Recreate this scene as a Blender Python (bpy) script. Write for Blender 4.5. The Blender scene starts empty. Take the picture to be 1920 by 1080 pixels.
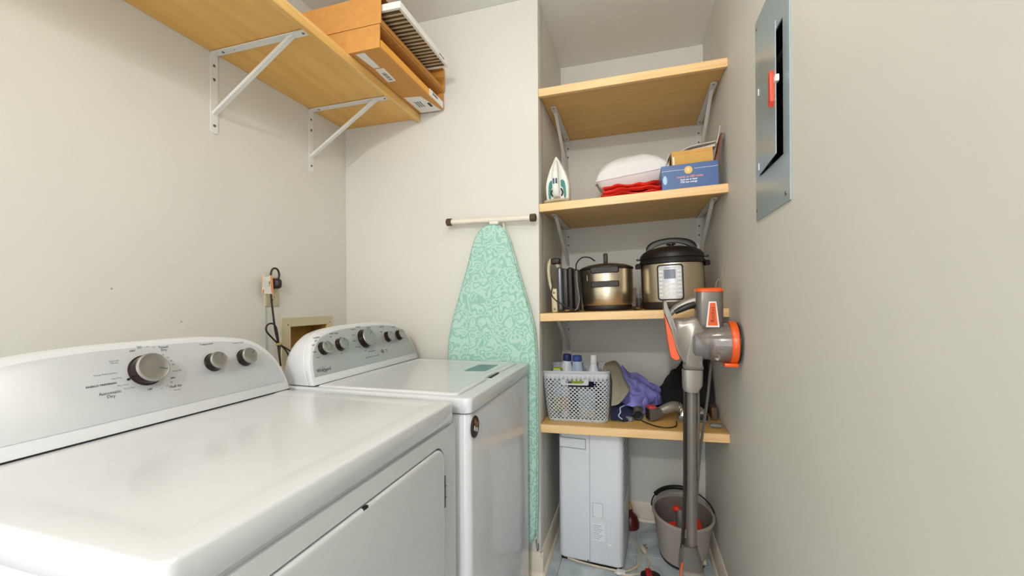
import bpy, bmesh, math, random
from mathutils import Matrix, Vector, noise

random.seed(7)
S = bpy.context.scene
COL = S.collection
PI = math.pi

# ------------------------------------------------------------------ camera
YAW, ROLL, FPX = math.radians(-16.65), math.radians(-0.34), 770.0
cam_data = bpy.data.cameras.new('camera')
cam = bpy.data.objects.new('camera', cam_data)
COL.objects.link(cam)
fwd = Vector((math.sin(YAW), math.cos(YAW), 0))
right = Vector((math.cos(YAW), -math.sin(YAW), 0))
upv = Vector((0, 0, 1))
r2 = math.cos(ROLL) * right + math.sin(ROLL) * upv
u2 = -math.sin(ROLL) * right + math.cos(ROLL) * upv
cm = Matrix((r2, u2, -fwd)).transposed().to_4x4()
cm.translation = (0, 0, 1.305)
cam.matrix_world = cm
cam_data.sensor_fit = 'HORIZONTAL'
cam_data.sensor_width = 36
cam_data.lens = FPX / 1920 * 36
cam_data.shift_y = 22 / 1920
cam_data.clip_start = 0.02
S.camera = cam

# ------------------------------------------------------------------ light
S.view_settings.view_transform = 'Standard'
S.view_settings.look = 'None'
S.view_settings.exposure = -0.16
S.view_settings.gamma = 1.0
S.view_settings.use_curve_mapping = False
world = bpy.data.worlds.new('world')
S.world = world
world.use_nodes = True
world.node_tree.nodes['Background'].inputs[0].default_value = (0.92, 0.95, 1.0, 1)
world.node_tree.nodes['Background'].inputs[1].default_value = 0.25


def area(name, loc, target, sx, sy, power, color, shape='RECTANGLE'):
    d = bpy.data.lights.new(name, 'AREA')
    d.shape = shape
    d.size = sx
    if shape in ('RECTANGLE', 'ELLIPSE'):
        d.size_y = sy
    d.energy = power
    d.color = color
    o = bpy.data.objects.new(name, d)
    COL.objects.link(o)
    o.location = loc
    o.rotation_euler = (Vector(target) - Vector(loc)).to_track_quat('-Z', 'Y').to_euler()
    return o


def bulb(name, loc, radius, power, color):
    d = bpy.data.lights.new(name, 'POINT')
    d.shadow_soft_size = radius
    d.energy = power
    d.color = color
    o = bpy.data.objects.new(name, d)
    COL.objects.link(o)
    o.location = loc
    return o


bulb('ceiling_lamp', (0.0, 0.70, 2.52), 0.09, 11, (1.0, 0.94, 0.84))
bulb('rear_lamp', (-0.20, -1.80, 2.53), 0.035, 92, (0.97, 0.98, 1.0))
area('rear_fill', (-0.22, -2.34, 1.15), (-0.22, 2.0, 1.15), 1.0, 2.1, 30, (0.86, 0.92, 1.0))  # soft fill added out of view behind the camera to brighten the niche


# ------------------------------------------------------------------ colours and materials
def lin(c):
    r = []
    for v in c:
        v = v / 255.0
        r.append(v / 12.92 if v <= 0.04045 else ((v + 0.055) / 1.055) ** 2.4)
    return (r[0], r[1], r[2], 1)


MATS = {}


def base_mat(name):
    m = bpy.data.materials.new(name)
    m.use_nodes = True
    nt = m.node_tree
    return m, nt, nt.nodes['Principled BSDF']


def mat(name, rgb, rough=0.5, metal=0.0, var=0.04, scale=18.0, bump=0.0, coat=0.0, trans=0.0, emit=None, aniso=None):
    if name in MATS:
        return MATS[name]
    m, nt, b = base_mat(name)
    c = lin(rgb)
    tc = nt.nodes.new('ShaderNodeTexCoord')
    mp = nt.nodes.new('ShaderNodeMapping')
    if aniso:
        mp.inputs['Scale'].default_value = aniso
    nt.links.new(tc.outputs['Object'], mp.inputs['Vector'])
    nz = nt.nodes.new('ShaderNodeTexNoise')
    nz.inputs['Scale'].default_value = scale
    nz.inputs['Detail'].default_value = 3
    nt.links.new(mp.outputs[0], nz.inputs['Vector'])
    rp = nt.nodes.new('ShaderNodeValToRGB')
    rp.color_ramp.elements[0].position = 0.3
    rp.color_ramp.elements[1].position = 0.7
    rp.color_ramp.elements[0].color = tuple(max(0, x * (1 - var)) for x in c[:3]) + (1,)
    rp.color_ramp.elements[1].color = tuple(min(1, x * (1 + var)) for x in c[:3]) + (1,)
    nt.links.new(nz.outputs['Fac'], rp.inputs[0])
    nt.links.new(rp.outputs[0], b.inputs['Base Color'])
    b.inputs['Roughness'].default_value = rough
    b.inputs['Metallic'].default_value = metal
    if coat:
        b.inputs['Coat Weight'].default_value = coat
        b.inputs['Coat Roughness'].default_value = 0.06
    if trans:
        b.inputs['Transmission Weight'].default_value = trans
    if emit:
        b.inputs['Emission Color'].default_value = lin(rgb)
        b.inputs['Emission Strength'].default_value = emit
    if bump:
        bp = nt.nodes.new('ShaderNodeBump')
        bp.inputs['Strength'].default_value = bump
        bp.inputs['Distance'].default_value = 0.002
        nt.links.new(nz.outputs['Fac'], bp.inputs['Height'])
        nt.links.new(bp.outputs[0], b.inputs['Normal'])
    MATS[name] = m
    return m


def wood_mat(name, light, dark, axis='X', rough=0.42):
    m, nt, b = base_mat(name)
    tc = nt.nodes.new('ShaderNodeTexCoord')
    mp = nt.nodes.new('ShaderNodeMapping')
    sc = {'X': (1.2, 14, 30), 'Y': (14, 1.2, 30)}[axis]
    mp.inputs['Scale'].default_value = sc
    nt.links.new(tc.outputs['Object'], mp.inputs['Vector'])
    nz = nt.nodes.new('ShaderNodeTexNoise')
    nz.inputs['Scale'].default_value = 1.6
    nz.inputs['Detail'].default_value = 6
    nz.inputs['Distortion'].default_value = 0.7
    nt.links.new(mp.outputs[0], nz.inputs['Vector'])
    rp = nt.nodes.new('ShaderNodeValToRGB')
    e = rp.color_ramp.elements
    e[0].position, e[0].color = 0.28, lin(dark)
    e[1].position, e[1].color = 0.62, lin(light)
    nt.links.new(nz.outputs['Fac'], rp.inputs[0])
    nt.links.new(rp.outputs[0], b.inputs['Base Color'])
    b.inputs['Roughness'].default_value = rough
    bp = nt.nodes.new('ShaderNodeBump')
    bp.inputs['Strength'].default_value = 0.12
    bp.inputs['Distance'].default_value = 0.001
    nt.links.new(nz.outputs['Fac'], bp.inputs['Height'])
    nt.links.new(bp.outputs[0], b.inputs['Normal'])
    MATS[name] = m
    return m


def paint_mat(name, rgb):
    m = mat(name, rgb, rough=0.55, var=0.015, scale=3.0)
    nt = m.node_tree
    b = nt.nodes['Principled BSDF']
    b.inputs['Specular IOR Level'].default_value = 0.35
    nz = nt.nodes.new('ShaderNodeTexNoise')
    nz.inputs['Scale'].default_value = 260
    tc = nt.nodes.new('ShaderNodeTexCoord')
    nt.links.new(tc.outputs['Object'], nz.inputs['Vector'])
    bp = nt.nodes.new('ShaderNodeBump')
    bp.inputs['Strength'].default_value = 0.08
    bp.inputs['Distance'].default_value = 0.001
    nt.links.new(nz.outputs['Fac'], bp.inputs['Height'])
    nt.links.new(bp.outputs[0], b.inputs['Normal'])
    return m


def paisley_mat(name):
    m, nt, b = base_mat(name)
    N = nt.nodes.new
    L = nt.links.new
    tc = N('ShaderNodeTexCoord')
    nz = N('ShaderNodeTexNoise')
    nz.inputs['Scale'].default_value = 17
    nz.inputs['Detail'].default_value = 1
    L(tc.outputs['Object'], nz.inputs['Vector'])
    mx = N('ShaderNodeMix')
    mx.data_type = 'VECTOR'
    mx.inputs[0].default_value = 0.055
    L(tc.outputs['Object'], mx.inputs[4])
    L(nz.outputs['Color'], mx.inputs[5])
    vo = N('ShaderNodeTexVoronoi')
    vo.inputs['Scale'].default_value = 24
    vo.feature = 'F1'
    L(mx.outputs[1], vo.inputs['Vector'])
    ml = N('ShaderNodeMath')
    ml.operation = 'MULTIPLY'
    ml.inputs[1].default_value = 20.0
    L(vo.outputs['Distance'], ml.inputs[0])
    sn = N('ShaderNodeMath')
    sn.operation = 'SINE'
    L(ml.outputs[0], sn.inputs[0])
    nz2 = N('ShaderNodeTexNoise')
    nz2.inputs['Scale'].default_value = 60
    nz2.inputs['Detail'].default_value = 2
    L(tc.outputs['Object'], nz2.inputs['Vector'])
    ad = N('ShaderNodeMath')
    ad.operation = 'ADD'
    L(sn.outputs[0], ad.inputs[0])
    m2 = N('ShaderNodeMath')
    m2.operation = 'MULTIPLY'
    m2.inputs[1].default_value = 2.6
    L(nz2.outputs['Fac'], m2.inputs[0])
    L(m2.outputs[0], ad.inputs[1])
    rp = N('ShaderNodeValToRGB')
    e = rp.color_ramp.elements
    e[0].position, e[0].color = 0.22, lin((150, 198, 181))
    e[1].position, e[1].color = 0.62, lin((186, 218, 207))
    sub = N('ShaderNodeMath')
    sub.operation = 'MULTIPLY'
    sub.inputs[1].default_value = 0.36
    L(ad.outputs[0], sub.inputs[0])
    L(sub.outputs[0], rp.inputs[0])
    L(rp.outputs[0], b.inputs['Base Color'])
    b.inputs['Roughness'].default_value = 0.85
    MATS[name] = m
    return m


def marble_mat(name):
    m, nt, b = base_mat(name)
    N, L = nt.nodes.new, nt.links.new
    tc = N('ShaderNodeTexCoord')
    nz = N('ShaderNodeTexNoise')
    nz.inputs['Scale'].default_value = 5
    nz.inputs['Detail'].default_value = 7
    nz.inputs['Distortion'].default_value = 1.5
    L(tc.outputs['Object'], nz.inputs['Vector'])
    rp = N('ShaderNodeValToRGB')
    e = rp.color_ramp.elements
    e[0].position, e[0].color = 0.3, lin((154, 168, 174))
    e[1].position, e[1].color = 0.7, lin((210, 219, 222))
    L(nz.outputs['Fac'], rp.inputs[0])
    L(rp.outputs[0], b.inputs['Base Color'])
    b.inputs['Roughness'].default_value = 0.28
    MATS[name] = m
    return m


M_WALL = paint_mat('wall_paint', (221, 218, 209))
M_CEIL = paint_mat('ceiling_paint', (240, 240, 236))
M_TRIM = mat('trim_paint', (226, 214, 196), 0.4, var=0.03)
M_FLOOR = mat('floor_grout', (120, 128, 132), 0.8)
M_TILE = marble_mat('vinyl_marble')
M_PINE = wood_mat('pine_edge', (244, 206, 150), (228, 180, 116), 'X')
M_PLY = wood_mat('shelf_board', (228, 184, 108), (218, 170, 92), 'X')
M_PINE_Y = wood_mat('pine_edge_long', (240, 200, 126), (218, 166, 88), 'Y')
M_PLY_Y = wood_mat('shelf_board_long', (234, 184, 102), (224, 168, 84), 'Y')
M_WHITE = mat('white_enamel', (216, 217, 220), 0.12, var=0.01)
M_WPLAS = mat('white_plastic', (218, 219, 222), 0.3, var=0.015)
M_STEELW = mat('white_bracket_steel', (228, 226, 222), 0.35, var=0.02)
M_SCREW = mat('zinc_screw', (120, 122, 124), 0.35, 0.9)
M_DARK = mat('black_plastic', (24, 21, 20), 0.42, var=0.1)
M_GAP = mat('dark_gap', (18, 18, 19), 0.7)
M_CHROME = mat('chrome', (205, 204, 202), 0.16, 1.0, var=0.02)
M_KNOB = mat('brushed_knob', (172, 171, 168), 0.32, 0.85, var=0.03)
M_KNOBSIDE = mat('knob_side', (54, 40, 36), 0.15, 0.7)
M_SILVER = mat('silver_panel', (200, 202, 206), 0.33, 0.2, var=0.02)
M_GREYPAN = mat('grey_panel', (172, 178, 178), 0.36, 0.2, var=0.02)
M_INK = mat('print_grey', (96, 98, 102), 0.6)
M_INKL = mat('print_light_grey', (158, 160, 164), 0.6)
M_INKD = mat('print_dark', (46, 48, 52), 0.6)
M_CARD = mat('cardboard', (208, 148, 76), 0.75, var=0.06, scale=30, aniso=(1, 6, 1))
M_CARDIN = mat('cardboard_inside', (206, 142, 62), 0.8, var=0.06)
M_LABEL = mat('paper_label', (238, 236, 230), 0.6, var=0.02)
M_PLEAT = mat('lit_pleat_ridges', (206, 180, 142), 0.9, var=0.1)
M_MINT = paisley_mat('mint_paisley_cloth')
M_RUBBER = mat('brown_rubber', (86, 66, 48), 0.7)
M_TUBEW = mat('cream_tube', (236, 228, 212), 0.35)
M_TEAL = mat('teal_plastic', (10, 124, 118), 0.3)
M_NAVYP = mat('blue_window', (40, 72, 110), 0.2)
M_IRON = mat('iron_shell', (238, 238, 228), 0.3, var=0.02)
M_CORDTAN = mat('tan_base', (196, 178, 142), 0.5)
M_LINEN = mat('white_linen', (240, 240, 240), 0.85, var=0.02, scale=60, bump=0.2)
M_RED = mat('red_cloth', (226, 44, 22), 0.8, var=0.08, scale=40, bump=0.3)
M_BLUEBOX = mat('blue_carton', (62, 96, 150), 0.4, var=0.05)
M_YEL = mat('yellow_print', (240, 196, 96), 0.5)
M_ORPRINT = mat('orange_print', (236, 150, 110), 0.5)
M_KRAFT = mat('kraft_carton', (208, 160, 84), 0.7, var=0.07)
M_PINKPAPER = mat('pinkish_paper', (206, 186, 176), 0.7)
M_BROWNPAPER = mat('brown_paper', (120, 66, 44), 0.7)
M_STAIN = mat('brushed_stainless', (214, 200, 176), 0.3, 0.95, var=0.06, scale=6, aniso=(1, 1, 60))
M_SSDARK = mat('dark_stainless', (110, 100, 88), 0.3, 0.9)
M_GLASS = mat('lid_glass', (200, 200, 190), 0.05, trans=0.9)
M_BROWNP = mat('brown_black_plastic', (38, 28, 23), 0.5, var=0.1)
M_LCD = mat('lcd_screen', (120, 124, 140), 0.2)
M_CPANEL = mat('control_panel_silver', (206, 206, 208), 0.35, 0.3)
M_DEHUM = mat('dehumidifier_white', (232, 234, 240), 0.35, var=0.01)
M_BASK = mat('grey_basket', (188, 191, 194), 0.5, var=0.02)
M_BOTW = mat('white_bottle', (232, 236, 244), 0.3)
M_BOTB = mat('blue_cap', (58, 84, 160), 0.35)
M_BOTNAVY = mat('navy_cap', (38, 48, 104), 0.35)
M_BOTBLUE = mat('pale_blue_bag', (170, 200, 228), 0.4)
M_ORANGEL = mat('orange_label', (232, 150, 90), 0.5)
M_LIME = mat('lime_packet', (190, 206, 40), 0.5)
M_OLIVE = mat('grey_green_cloth', (142, 138, 118), 0.9, var=0.06, scale=50, bump=0.2)
M_PERI = mat('periwinkle_cloth', (128, 128, 200), 0.85, var=0.16, scale=22, bump=0.3)
M_NAVYC = mat('navy_cloth', (34, 36, 66), 0.9, var=0.1)
M_BLACKC = mat('black_cloth', (20, 19, 20), 0.95, var=0.15)
M_GUN = mat('warm_grey_plastic', (112, 106, 100), 0.32, 0.35, var=0.03)
M_GUN2 = mat('pole_grey', (126, 119, 111), 0.3, 0.35, var=0.03)
M_GUN3 = mat('pale_silver_plastic', (146, 138, 130), 0.28, 0.3, var=0.03)
M_ORANGE = mat('vivid_orange_plastic', (238, 92, 24), 0.3)
M_CUP = mat('clear_cup', (226, 214, 206), 0.08, trans=0.85)
M_DUST = mat('dust', (176, 160, 148), 0.95, var=0.2, scale=60)
M_DGREY = mat('mid_grey_plastic', (120, 116, 116), 0.4)
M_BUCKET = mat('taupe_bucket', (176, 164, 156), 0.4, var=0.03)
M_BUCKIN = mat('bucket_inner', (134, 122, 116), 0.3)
M_REDPL = mat('orange_red_plastic', (226, 62, 30), 0.4)
M_DKRED = mat('dark_red_rubber', (92, 22, 22), 0.35)
M_CREAM = mat('cream_plastic', (206, 194, 156), 0.45, var=0.03)
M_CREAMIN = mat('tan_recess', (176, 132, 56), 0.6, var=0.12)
M_WIRE = mat('brown_cord', (46, 32, 26), 0.45)
M_BEIGE = mat('beige_cord', (206, 192, 170), 0.45)
M_PANEL = mat('grey_panel_steel', (158, 174, 178), 0.25, 0.0, var=0.02)
M_BRASS = mat('brass', (190, 150, 80), 0.3, 0.9)
M_COPPER = mat('copper_badge', (176, 120, 84), 0.3, 0.8)
M_STICK = mat('teal_sticker', (92, 138, 136), 0.4)


# ------------------------------------------------------------------ geometry helpers
class MB:
    """collects shapes; build() links them as one mesh object"""

    def __init__(self):
        self.bm = bmesh.new()

    def add(self, tmp, mx=None):
        if mx is not None:
            bmesh.ops.transform(tmp, matrix=mx, verts=tmp.verts)
        me = bpy.data.meshes.new('tmp')
        tmp.to_mesh(me)
        tmp.free()
        self.bm.from_mesh(me)
        bpy.data.meshes.remove(me)
        return self

    def box(self, x0, x1, y0, y1, z0, z1, bevel=0.0, seg=2, mx=None):
        t = bmesh.new()
        bmesh.ops.create_cube(t, size=1)
        for v in t.verts:
            v.co = Vector(((x0 + x1) / 2 + v.co.x * (x1 - x0), (y0 + y1) / 2 + v.co.y * (y1 - y0), (z0 + z1) / 2 + v.co.z * (z1 - z0)))
        if bevel:
            bmesh.ops.bevel(t, geom=t.edges[:], offset=bevel, segments=seg, profile=0.5, affect='EDGES')
        return self.add(t, mx)

    def loft(self, loops, cap=(True, True), closed=True, mx=None):
        t = bmesh.new()
        rows = [[t.verts.new(p) for p in lp] for lp in loops]
        n = len(rows[0])
        for a, b in zip(rows[:-1], rows[1:]):
            rng = range(n) if closed else range(n - 1)
            for i in rng:
                j = (i + 1) % n
                try:
                    t.faces.new((a[i], a[j], b[j], b[i]))
                except ValueError:
                    pass
        if closed and cap[0]:
            t.faces.new(list(reversed(rows[0])))
        if closed and cap[1]:
            t.faces.new(rows[-1])
        bmesh.ops.remove_doubles(t, verts=t.verts, dist=1e-6)
        bmesh.ops.recalc_face_normals(t, faces=t.faces)
        return self.add(t, mx)

    def lathe(self, prof, n=32, mx=None, sx=1.0, sy=1.0, cap=(True, True)):
        loops = []
        for r, z in prof:
            r = max(r, 1e-4)
            loops.append([(r * sx * math.cos(2 * PI * i / n), r * sy * math.sin(2 * PI * i / n), z) for i in range(n)])
        return self.loft(loops, cap, True, mx)

    def tube(self, pts, r, n=8, smooth=6, mx=None, closed=False, flat=1.0):
        P = catmull(pts, smooth, closed) if smooth else [Vector(p) for p in pts]
        m = len(P)
        rr = r if isinstance(r, (list, tuple)) else [r] * m
        if len(rr) != m:
            k = len(rr) - 1
            rr = [rr[min(k, int(i / (m - 1) * k))] + (rr[min(k, int(i / (m - 1) * k) + 1)] - rr[min(k, int(i / (m - 1) * k))]) * ((i / (m - 1) * k) % 1) for i in range(m)]
        t0 = (P[1] - P[0]).normalized()
        ref = Vector((0, 0, 1)) if abs(t0.z) < 0.9 else Vector((0, 1, 0))
        nrm = t0.cross(ref).normalized()
        loops = []
        for i in range(m):
            a = P[i - 1] if (i > 0 or closed) else P[i]
            b = P[(i + 1) % m] if (i < m - 1 or closed) else P[i]
            t = (b - a).normalized()
            nrm = (nrm - t * nrm.dot(t))
            nrm = nrm.normalized() if nrm.length > 1e-6 else t.orthogonal().normalized()
            bn = t.cross(nrm)
            loops.append([P[i] + rr[i] * (math.cos(2 * PI * k / n) * nrm + flat * math.sin(2 * PI * k / n) * bn) for k in range(n)])
        if closed:
            loops.append(loops[0])
            return self.loft(loops, (False, False), True, mx)
        return self.loft(loops, (True, True), True, mx)

    def prism(self, outline, d0, d1, mx=None, bevel=0.0, seg=2):
        """outline in x,y extruded along z"""
        t = bmesh.new()
        a = [t.verts.new((x, y, d0)) for x, y in outline]
        b = [t.verts.new((x, y, d1)) for x, y in outline]
        n = len(a)
        f0 = t.faces.new(list(reversed(a)))
        f1 = t.faces.new(b)
        for i in range(n):
            j = (i + 1) % n
            t.faces.new((a[i], a[j], b[j], b[i]))
        bmesh.ops.recalc_face_normals(t, faces=t.faces)
        if bevel:
            es = [e for e in t.edges if (abs(e.verts[0].co.z - d1) < 1e-7 and abs(e.verts[1].co.z - d1) < 1e-7)]
            bmesh.ops.bevel(t, geom=es, offset=bevel, segments=seg, profile=0.5, affect='EDGES')
        return self.add(t, mx)

    def plate(self, outer, holes, d0, d1, mx=None):
        t = bmesh.new()
        es = []
        for lp in [outer] + holes:
            vs = [t.verts.new((x, y, d0)) for x, y in lp]
            for i in range(len(vs)):
                es.append(t.edges.new((vs[i], vs[(i + 1) % len(vs)])))
        bmesh.ops.triangle_fill(t, use_beauty=True, use_dissolve=False, edges=es)
        r = bmesh.ops.extrude_face_region(t, geom=t.faces[:])
        for g in r['geom']:
            if isinstance(g, bmesh.types.BMVert):
                g.co.z = d1
        bmesh.ops.recalc_face_normals(t, faces=t.faces)
        return self.add(t, mx)

    def sheet(self, rows, nu=24, nv=24, amp=0.0, freq=20.0, seed=0.0, thick=0.0):
        """smooth surface through a grid of control points, with wrinkles"""
        R = [catmull(r, max(1, nu // (len(r) - 1))) for r in rows]
        cols = list(zip(*R))
        G = [catmull(c, max(1, nv // (len(c) - 1))) for c in cols]
        t = bmesh.new()
        V = []
        for c in G:
            row = []
            for p in c:
                d = Vector((noise.noise(p * freq + Vector((seed, 0, 0))), noise.noise(p * freq + Vector((0, seed + 9, 0))), noise.noise(p * freq + Vector((0, 0, seed + 5))))) * amp
                row.append(t.verts.new(p + d))
            V.append(row)
        for i in range(len(V) - 1):
            for j in range(len(V[0]) - 1):
                t.faces.new((V[i][j], V[i + 1][j], V[i + 1][j + 1], V[i][j + 1]))
        bmesh.ops.recalc_face_normals(t, faces=t.faces)
        if thick:
            bmesh.ops.solidify(t, geom=t.faces[:], thickness=thick)
        return self.add(t)

    def blob(self, c, r, sub=3, amp=0.0, freq=12.0, seed=0.0, mx=None, flatz=None):
        t = bmesh.new()
        bmesh.ops.create_icosphere(t, subdivisions=sub, radius=1)
        c = Vector(c)
        for v in t.verts:
            k = 1 + amp * noise.noise(v.co * freq / 6 + Vector((seed, seed, 0)))
            v.co = Vector((v.co.x * r[0] * k, v.co.y * r[1] * k, v.co.z * r[2] * k)) + c
            if flatz is not None and v.co.z < flatz:
                v.co.z = flatz
        return self.add(t, mx)

    def build(self, name, material, parent=None, angle=35, label=None, world=False):
        me = bpy.data.meshes.new(name)
        self.bm.to_mesh(me)
        self.bm.free()
        for p in me.polygons:
            p.use_smooth = True
        me.set_sharp_from_angle(angle=math.radians(angle))
        me.materials.append(material)
        o = bpy.data.objects.new(name, me)
        COL.objects.link(o)
        if parent is not None:
            o.parent = parent
            if world:
                me.transform(wm(parent).inverted())
        if label:
            o['label'] = label
        return o


def wm(o):
    m = o.matrix_basis.copy()
    while o.parent:
        o = o.parent
        m = o.matrix_basis @ m
    return m


def catmull(pts, sub, closed=False):
    P = [Vector(p) for p in pts]
    n = len(P)
    if n < 3 or sub < 2:
        if n == 2 and sub > 1:
            return [P[0].lerp(P[1], i / sub) for i in range(sub + 1)]
        return P
    out = []
    segs = n if closed else n - 1
    for i in range(segs):
        if closed:
            a, b, c, d = P[i - 1], P[i], P[(i + 1) % n], P[(i + 2) % n]
        else:
            b, c = P[i], P[i + 1]
            a = P[i - 1] if i > 0 else 2 * b - c
            d = P[i + 2] if i + 2 < n else 2 * c - b
        for k in range(sub):
            t = k / sub
            out.append(0.5 * ((2 * b) + (c - a) * t + (2 * a - 5 * b + 4 * c - d) * t * t + (-a + 3 * b - 3 * c + d) * t ** 3))
    if not closed:
        out.append(P[-1])
    return out


def frame(o, x, y, z):
    """matrix whose local axes are x,y,z with origin o"""
    m = Matrix((Vector(x).normalized(), Vector(y).normalized(), Vector(z).normalized())).transposed().to_4x4()
    m.translation = o
    return m


def rrect(x0, x1, y0, y1, r, n=6):
    out = []
    for cx, cy, a in ((x1 - r, y1 - r, 0), (x0 + r, y1 - r, 90), (x0 + r, y0 + r, 180), (x1 - r, y0 + r, 270)):
        for k in range(n + 1):
            t = math.radians(a + 90 * k / n)
            out.append((cx + r * math.cos(t), cy + r * math.sin(t)))
    return out


def circ(cx, cy, r, n=24, ry=None):
    return [(cx + r * math.cos(2 * PI * i / n), cy + (ry or r) * math.sin(2 * PI * i / n)) for i in range(n)]


def at(p, z):
    return [(x, y, z) for x, y in p]


def empty(name, label, cat, loc=(0, 0, 0), rot=(0, 0, 0), group=None):
    o = bpy.data.objects.new(name, None)
    o.empty_display_size = 0.05
    COL.objects.link(o)
    o.location = loc
    o.rotation_euler = rot
    o['label'] = label
    o['category'] = cat
    if group:
        o['group'] = group
    return o


def tag(o, label, cat, group=None):
    o['label'] = label
    o['category'] = cat
    if group:
        o['group'] = group
    return o


def struct(o):
    o['kind'] = 'structure'
    return o


def lettering(text, size, mx, material, parent, name='lettering', align='CENTER', bold=0.0, world=True):
    cu = bpy.data.curves.new('txt', 'FONT')
    cu.body = text
    cu.size = size
    cu.align_x = align
    cu.align_y = 'CENTER'
    cu.extrude = 0.0003
    cu.offset = bold
    cu.resolution_u = 2
    cu.space_line = 0.85
    tmp = bpy.data.objects.new('txt', cu)
    COL.objects.link(tmp)
    dg = bpy.context.evaluated_depsgraph_get()
    me = bpy.data.meshes.new_from_object(tmp.evaluated_get(dg))
    bpy.data.objects.remove(tmp)
    bpy.data.curves.remove(cu)
    me.transform(mx)
    if world:
        me.transform(wm(parent).inverted())
    me.materials.clear()
    me.materials.append(material)
    me.name = name
    o = bpy.data.objects.new(name, me)
    COL.objects.link(o)
    o.parent = parent
    return o


# ------------------------------------------------------------------ the room
XL, XR, YE, YN, ZC = -1.525, 0.378, 1.905, 2.545, 2.747
XN = -0.434          # left side of the closet niche
YB = -2.40           # wall behind the camera
T = 0.10


def rect(x0, x1, y0, y1):
    return [(x0, y0), (x1, y0), (x1, y1), (x0, y1)]


floor = struct(MB().box(XL - T, XR + T, YB - T, YN + T, -0.06, -0.006).build('floor', M_FLOOR))
tile_me = None
ts = 0.36
for i in range(-5, 2):
    for j in range(-7, 8):
        x0, x1 = max(XL, i * ts), min(XR, (i + 1) * ts)
        y0, y1 = max(YB, 0.025 + j * ts), min(YN, 0.025 + (j + 1) * ts)
        if x1 - x0 < 0.02 or y1 - y0 < 0.02:
            continue
        g = 0.0007
        MB().box(x0 + g, x1 - g, y0 + g, y1 - g, -0.006, 0.0, 0.0008, 1).build('tile', M_TILE, floor)

struct(MB().box(XL - T, XR + T, YB - T, YN + T, ZC, ZC + T).build('ceiling', M_CEIL))

# left wall with the hole of the washer outlet box (x -> Y, y -> Z)
WL = frame((XL, 0, 0), (0, 1, 0), (0, 0, 1), (1, 0, 0))
wall_left = struct(MB().plate(rect(YB - T, YN + T, 0, ZC), [rect(1.516, 1.754, 0.985, 1.188)], -T, 0, WL).build('wall_left', M_WALL))
for y, z in ((0.848, 1.346), (1.048, 1.235)):
    m = frame((XL, y, z), (0, 1, 0), (0, 0, 1), (1, 0, 0))
    MB().lathe([(0.003, 0), (0.003, 0.0006), (0.0015, 0.001)], 10, m).build('nail_hole', M_INKL, wall_left)
struct(MB().box(XL, XN, YE, YE + T, 0, ZC, 0.004, 2).build('wall_end', M_WALL))
struct(MB().box(XN - T, XN - 0.0005, YE + T, YN, 0, ZC).build('wall_niche_left', M_WALL))
struct(MB().box(XN - T, XR + T, YN, YN + T, 0, ZC).build('wall_niche_back', M_WALL))
# right wall with the breaker box hole
WR = frame((XR, 0, 0), (0, -1, 0), (0, 0, 1), (-1, 0, 0))
struct(MB().plate(rect(-YN, -(YB - T), 0, ZC), [rect(-1.446, -1.23, 1.68, 2.042)], -T, 0, WR).build('wall_right', M_WALL))
# wall behind the camera with an unseen doorway added to let fill light in
WB = frame((0, YB, 0), (1, 0, 0), (0, 0, 1), (0, 1, 0))
struct(MB().plate([(XL, 0), (-0.75, 0), (-0.75, 2.25), (0.30, 2.25), (0.30, 0), (XR, 0), (XR, ZC), (XL, ZC)], [], -T, 0, WB).build('wall_rear', M_WALL))


def baseboard(name, p0, p1, inward, h=0.108, t=0.013, ext=(0, 0)):
    """profile swept straight from p0 to p1, inward = unit vector into the room"""
    prof = [(0, 0), (t, 0), (t, h - 0.022), (t - 0.003, h - 0.016), (t - 0.004, h - 0.006), (t - 0.008, h), (0, h)]
    d = Vector(inward)
    loops = []
    for p in (p0, p1):
        loops.append([(p[0] + d.x * a, p[1] + d.y * a, b) for a, b in prof])
    b = struct(MB().loft(loops).build(name, M_TRIM))
    q = [(t, 0), (t + 0.013, 0), (t + 0.012, 0.008), (t + 0.007, 0.015), (t, 0.018)]
    r_ = (Vector(p1) - Vector(p0)).normalized()
    p0, p1 = Vector(p0) - r_ * ext[0], Vector(p1) + r_ * ext[1]
    loops = [[(p[0] + d.x * a, p[1] + d.y * a, z) for a, z in q] for p in (p0, p1)]
    MB().loft(loops).build('shoe_molding', M_TRIM, b)
    return b


baseboard('baseboard_end', (XL, YE), (XN + 0.0126, YE), (0, -1, 0), ext=(0, 0.0126))
baseboard('baseboard_niche_left', (XN, YE - 0.0122), (XN, YN - 0.013), (1, 0, 0), ext=(0.0122, 0))
baseboard('baseboard_niche_back', (XN, YN), (XR, YN), (0, -1, 0))
baseboard('baseboard_right', (XR, YB), (XR, YN - 0.013), (-1, 0, 0))


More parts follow.
